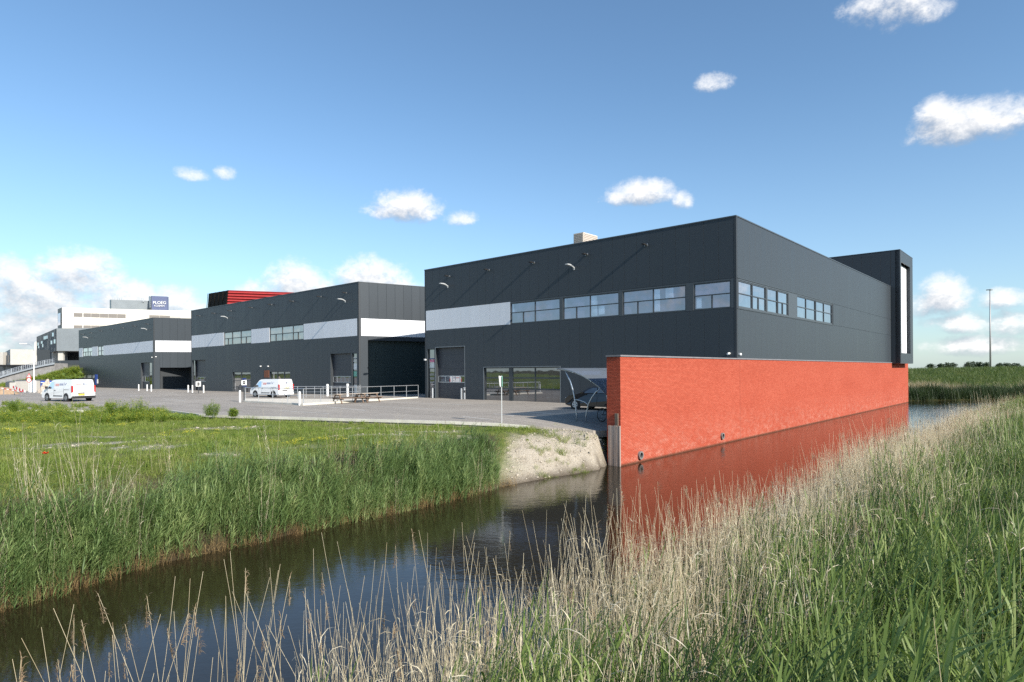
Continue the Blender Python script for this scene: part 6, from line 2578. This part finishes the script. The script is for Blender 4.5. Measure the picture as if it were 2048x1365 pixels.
def k_long(x, y, D, ins, r):
    lot = inside(x, y, LOTP)
    w = wob(x, y, .35, 51)
    near = (D['L'] > 1.3) & (D['L'] < 5.0) & (x < -3)
    p = np.where(near, .5 + w * .5, np.where(x < -9, .10 + .25 * np.clip(w, 0, 1), .015))
    return (~ins) & (~lot) & (D['L'] > 1.6) & (D['L'] < D['R']) & vis(x, y, 4) & (r.random(len(x)) < p) & (x < 2)
x, y = rand_pts(-60, 6, 7, 46, 6, 9, k_long)
rep('long grass', len(x))
tag(scatter('long_grass', 'long_grass', x, y, .5, 1.0, 9, turn=3.1), 'taller grass between the meadow and the left bank reeds', 'grass', kind='stuff')


def k_flow(x, y, D, ins, r):
    lot = inside(x, y, LOTP)
    c = ((x + 6.2) ** 2 / 6 + (y - 22.3) ** 2 / 1.6) < 1
    b = (x < -8) & (wob(x, y, .4, 61) > .1) & (y > 24)
    return (~ins) & (~lot) & (D['L'] > 2) & (D['L'] < D['R']) & (r.random(len(x)) < np.where(c, .3, np.where(b, .09, .0)))
x, y = rand_pts(-60, 0, 12, 46, 6, 10, k_flow)
tag(scatter('yellow_flowers', 'flower', x, y, .8, 1.3, 10, turn=3.1), 'small yellow flowers dotted through the meadow', 'flowers', kind='stuff')


def k_sw(x, y, D, ins, r):
    sand = sand_mask(x, y, D)
    lot = inside(x, y, LOTP)
    c = wob(x, y, 2.4, 71)
    return (~ins) & (~lot) & (D['L'] > .5) & (D['L'] < D['R']) & (D['W'] > .8) & (x > -12) & (r.random(len(x)) < np.where(sand > .3, np.where(c > .34, .3, .02), np.where(c > .25, .35, .05)))
x, y = rand_pts(-12, 5, 12, 36, 4, 11, k_sw)
rg = np.random.default_rng(77)
ex, ey = [], []
for (px, py, n_, sp) in ((1085, 905, 16, .32), (1100, 913, 14, .3), (1122, 902, 12, .25), (1146, 916, 12, .2), (1160, 904, 7, .2), (1062, 928, 6, .15), (1048, 900, 6, .2), (1110, 884, 8, .25), (1168, 918, 5, .12), (1042, 948, 8, .2), (1175, 872, 26, .45), (1130, 866, 22, .5), (1080, 864, 26, .6), (1030, 862, 26, .6)):
    g = ground(px, py, -1.0 if py > 880 else -.3)
    ex += list(g.x + rg.normal(0, sp, n_))
    ey += list(g.y + rg.normal(0, sp * .6, n_))
tag(scatter('bank_grass', 'long_grass', np.array(ex), np.array(ey), .35, .75, 30, turn=3.1), 'small green grass tufts in patches on the sandy bank', 'grass', kind='stuff')
rep('small weeds', len(x))
tag(scatter('low_weeds', 'small_weed', x, y, .5, 1.1, 11, turn=3.1), 'low green weeds dotted over the sandy bank and the lot edge', 'weeds', kind='stuff')

def clod(seed):
    r = random.Random(seed)
    rb = Ribbons()
    n = 6
    V_ = []
    for k_, (zz, rr) in enumerate(((-.3, .8), (.35, 1.0), (.8, .55), (.95, .02))):
        for j in range(n + 1):
            a = 6.283 * (j % n) / n
            q = rr * (1 + .35 * math.sin(a * 2 + seed + k_) * .6)
            V_.append((math.cos(a) * q * .05, math.sin(a) * q * .04, zz * .035))
    V_ = np.array(V_)
    rb.v.append(V_)
    for k_ in range(3):
        i = np.arange(n) + k_ * (n + 1)
        rb.q.append(np.stack([i, i + 1, i + n + 2, i + n + 1], 1))
    rb.t.append(np.full(len(V_), r.random()))
    rb.n = len(V_)
    return rb


STONE = mat('dry_clod', (.42, .37, .30), .95, var=.25, vscale=8)
variants('clod', lambda i: clod(i + 1), 5, [STONE])
def k_clod(x, y, D, ins, r):
    s = sand_mask(x, y, D)
    g_m = gravel_mask(x, y, D)
    return (~ins) & (D['L'] > .15) & (D['L'] < D['R']) & (D['W'] > .8) & (r.random(len(x)) < np.maximum(np.where(s > .3, .75, .0), g_m * .5))
x, y = rand_pts(-16, 5, 14, 34, 16, 31, k_clod)
rep('clods', len(x))
tag(scatter('clods', 'clod', x, y, .35, 1.5, 31, turn=3.1, tiltmax=.3), 'dry clods and pebbles strewn over the sandy bank and bare patches', 'stones', kind='stuff')

# weeds before the van
rng = np.random.default_rng(12)
xs_, ys_ = [], []
for i in range(760):
    px = rng.uniform(-30, 330)
    py = rng.uniform(812, 842) if px > 40 else rng.uniform(808, 842)
    if px > 230:
        py = rng.uniform(822, 838)
    g = ground(px, py)
    xs_.append(g.x)
    ys_.append(g.y)
x, y = np.array(xs_), np.array(ys_)
tag(scatter('yellow_weeds', 'weed', x, y, .3, .95, 12, turn=3.1), 'bushy yellow flowering weeds along the meadow edge in front of the large van', 'weeds', kind='stuff')
xs_, ys_ = [], []
for i in range(90):
    g = ground(rng.uniform(325, 400), rng.uniform(829, 834))
    xs_.append(g.x)
    ys_.append(g.y)
tag(scatter('edge_weeds', 'small_weed', np.array(xs_), np.array(ys_), .9, 1.8, 13, turn=3.1), 'fringe of dark green weeds on the lot edge left of the two bushes', 'weeds', kind='stuff')


def bush(loc, H, rad, seed, label, fl=.25):
    o = empty('weed_bush', loc, 0, label=label, cat='bush', group='weed bushes at the lot edge')
    rb = weed_clump(seed, H, rad, 44, 60, fl, .012, .012)
    add('foliage', rb.mesh('foliage', [V['weed'], V['yellow']]), o)
    return o


g = ground(424, 833)
bush(g, 1.05, .7, 901, 'larger pale green weed bush at the edge of the lot')
g = ground(466, 834)
bush(g, .62, .42, 902, 'smaller pale green weed bush just right of the larger one')
g = ground(274, 834)
bush(g, 1.3, .95, 903, 'broad yellow flowering bush right of the large white van', .6)
g = ground(232, 832)
bush(g, 1.2, .9, 904, 'yellow flowering bush under the right end of the large white van', .6)
g = ground(27, 826)
bush(g, .98, .3, 905, 'dark slim weed plant standing above the others at the far left', .0)

# poppy
g = ground(91, 940)
zz_, _, _ = terrain(np.array([g.x]), np.array([g.y]))
pop = empty('poppy', (g.x, g.y, zz_[0]), 0, label='single red poppy in the meadow at the left', cat='flower')
MB().tube([(0, 0, 0), (.02, 0, .25), (0, 0, .48)], .004, 5).build('stem', V['grass'], pop)
for i in range(5):
    a = 6.283 * i / 5
    c, s_ = math.cos(a), math.sin(a)
    MB().quad((0, 0, .47), (c * .05 - s_ * .045, s_ * .05 + c * .045, .5), (c * .08, s_ * .08, .54), (c * .05 + s_ * .045, s_ * .05 - c * .045, .5)).build('petal', mat('poppy_red', (.65, .04, .01), .6), pop)

# far bank: reeds, tan grass, dike
def k_far(a0, a1):
    def f(x, y, D, ins, r):
        w = wob(x, y, .3, 81) * .8
        return (~ins) & (D['F'] > a0 + (w if a0 > 1 else 0)) & (D['F'] < a1 + w) & (D['F'] < D['R']) & vis(x, y, 8) & (y > 78)
    return f
x, y = rand_pts(30, 125, 80, 96, 5, 14, k_far(-.0, 3.0))
tag(scatter('far_reeds', 'far_reed', x, y, .75, 1.1, 14, turn=3.1, tiltmax=.05), 'dark green wall of reeds at the far end of the canal', 'reeds', kind='stuff')
def k_tan(x, y, D, ins, r):
    w = wob(x, y, .2, 82)
    return k_far(3.0, 12.0)(x, y, D, ins, r) & (r.random(len(x)) < np.where((y < 96 + w * 3) & (x < 66), .9, np.where(w > .25, .5, .04)))
x, y = rand_pts(30, 125, 82, 102, 4.5, 15, k_tan)
tag(scatter('tan_reeds', 'tan_grass', x, y, .95, 1.4, 15, turn=3.1, tiltmax=.05), 'tan dry reeds behind the dark reeds at the end of the canal', 'reeds', kind='stuff')
x, y = rand_pts(30, 190, 86, 160, 2.4, 16, k_far(5.0, 90.0))
rep('dike', len(x))
tag(scatter('dike_grass', 'dike_grass', x, y, .55, 1.35, 16, turn=3.1), 'long green grass covering the dike on the horizon', 'grass', kind='stuff')

# tall single stalks at the near water edge
STK = []
for i in range(6):
    r = random.Random(800 + i)
    rb = Ribbons()
    H = 1.0
    la, ln = r.uniform(0, 6.28), r.uniform(.03, .22)
    k = 9
    P = [(math.cos(la) * ln * f ** 1.5 + .01 * math.sin(f * 5 + i), math.sin(la) * ln * f ** 1.5 + .01 * math.cos(f * 4 + i), f) for f in [j / (k - 1) for j in range(k)]]
    st = MB().tube(P, .0021, 6, r1=.0009).mesh('stem', V['dry'], smooth=True)
    pl = None
    if i == 0 or i == 3:
        rb = Ribbons()
        top = np.array(P[-1])
        for m_ in range(46):
            p = top - np.array([0, 0, .105]) * r.random() ** .8
            leaf(rb, p, WIND + r.gauss(0, .8), r.uniform(.0, 1.2), r.uniform(.015, .05), .0016, 1.3, r.uniform(0, .8), 3)
        pl = rb.mesh('plume', [V['plume']])
    STK.append((st, pl))
rs = random.Random(31)
spots = []
for i in range(128):
    px = rs.uniform(-20, 900) if i < 104 else rs.uniform(900, 1500)
    t_ = px / 1500
    # stand them in the strip of water edge
    k = rs.uniform(0, 1)
    yy = 4.4 + 4.8 * max(0, px - 250) / 900 + rs.uniform(-.5, .9)
    xx = ray(px, 900).x * yy
    zz_, D_, in_ = terrain(np.array([xx]), np.array([yy]))
    dR = (-1 if in_[0] else 1) * D_['R'][0]
    if dR < -.9 or dR > 2.5:
        continue
    spots.append((xx, yy, float(zz_[0])))
for i, (xx, yy, zz0) in enumerate(spots):
    st, pl = STK[rs.randrange(6)]
    hgt = rs.uniform(1.7, 2.75)
    o = empty('dry_reed_stalk', (xx, yy, zz0 - .05), rs.uniform(0, 6.28), label='tall single dry reed stalk rising over the water at the near edge', cat='reed stalk', group='tall dry reed stalks at the near water edge')
    o.rotation_euler.x = rs.gauss(0, .11)
    o.rotation_euler.y = rs.gauss(0, .11)
    s_ = add('stem', st, o)
    s_.scale = (1.4, 1.4, hgt)
    if pl:
        p_ = add('plume', pl, o)
        p_.scale = (1.4, 1.4, hgt)

# ------------------------------------------------------------------ distant trees
def far_tree(px, y, top_py, wpx, seed, label):
    r = random.Random(seed)
    xx = X_(px, y)
    zt_ = Z_(top_py, y, px)
    z0 = 1.0
    H = zt_ - z0
    w = wpx * y / FPX / 2
    o = empty('tree', (xx, y, z0), r.uniform(0, 6.28), label=label, cat='tree', group='distant trees beyond the dike')
    MB().tube([(0, 0, 0), (0, 0, H * .6)], .25, 6, r1=.1).build('trunk', M['timber_dark'], o)
    rb = Ribbons()
    for i in range(420):
        a, b = r.uniform(0, 6.28), r.uniform(-1, 1)
        rr = r.random() ** .4
        lob = 1 + .3 * math.sin(a * 3 + seed) + .2 * math.sin(b * 7 + a)
        p = (math.cos(a) * w * rr * math.sqrt(1 - b * b) * lob, math.sin(a) * w * rr * math.sqrt(1 - b * b) * lob, H * .56 + b * H * .44 * rr)
        leaf(rb, p, r.uniform(0, 6.28), r.uniform(-.5, 1), r.uniform(.6, 1.3), r.uniform(.2, .4), .5, r.random(), 3)
    add('crown', rb.mesh('crown', [V['far']]), o)


V['far'] = leaf_mat('hazed_foliage', (.07, .095, .06), (.10, .13, .085), None, .2)  # crown colour paled to carry the haze of distance
ft = [(1893, 724, 16), (1905, 723.5, 14), (1935, 722, 14), (1946, 721, 16), (1958, 722, 14), (1972, 723, 14), (1880, 725, 12), (2012, 723, 20), (2030, 724, 16), (1860, 726, 14), (1998, 725, 12)]
for i, (px, ty, wpx) in enumerate(ft):
    far_tree(px, 380 + (i * 37 % 60), ty + 2.2, wpx, 50 + i, 'small dark horizon tree, %s' % ['left of the pair in the middle', 'right of the pair in the middle', 'leftmost of the tall row', 'tallest of the row', 'right of the tallest', 'at the right end of the tall row', 'low one left of the pair', 'broad one right of the mast', 'last one at the right edge', 'lowest one next to the hall', 'small one just right of the mast'][i])
# green slope under the access ramp at the left
gx0, gx1 = X_(12, 128), X_(122, 128)
def slope_mesh():
    n, m_ = 40, 14
    v = np.zeros((n * m_, 3))
    for i in range(m_):
        for j in range(n):
            fx, fy = j / (n - 1), i / (m_ - 1)
            top = -.3 + 4.0 * (fx ** 1.0) if fx < .9 else -.3 + 3.9 * (1 - (fx - .9) * 5)
            v[i * n + j] = (gx0 + (gx1 - gx0) * fx, 121 + 14 * fy, -.5 + (top + .5) * math.sin(fy * 1.57) + .12 * math.sin(j * 2.1 + i) * fy)
    k = (np.arange(m_ - 1)[:, None] * n + np.arange(n - 1)[None, :]).ravel()
    return v, np.stack([k, k + 1, k + n + 1, k + n], 1)
v, q = slope_mesh()
gm = mat('slope_green', (.09, .14, .03), .9, var=.4, vscale=1.2)
tag(add('green_slope', np_mesh('green_slope', v, q, True, [gm])), 'grassy slope below the access ramp railing', 'slope', kind='structure')
rng = np.random.default_rng(3)
ii = rng.integers(0, len(v), 1500)
x, y, z = v[ii, 0] + rng.normal(0, .4, 1500), v[ii, 1] + rng.normal(0, .3, 1500), v[ii, 2]
tag(scatter('slope_plants', 'weed', x, y, .7, 1.5, 20, z=z, turn=3.1), 'leafy green plants covering the slope under the access ramp', 'plants', kind='stuff')
print('objects', len(scene.objects))
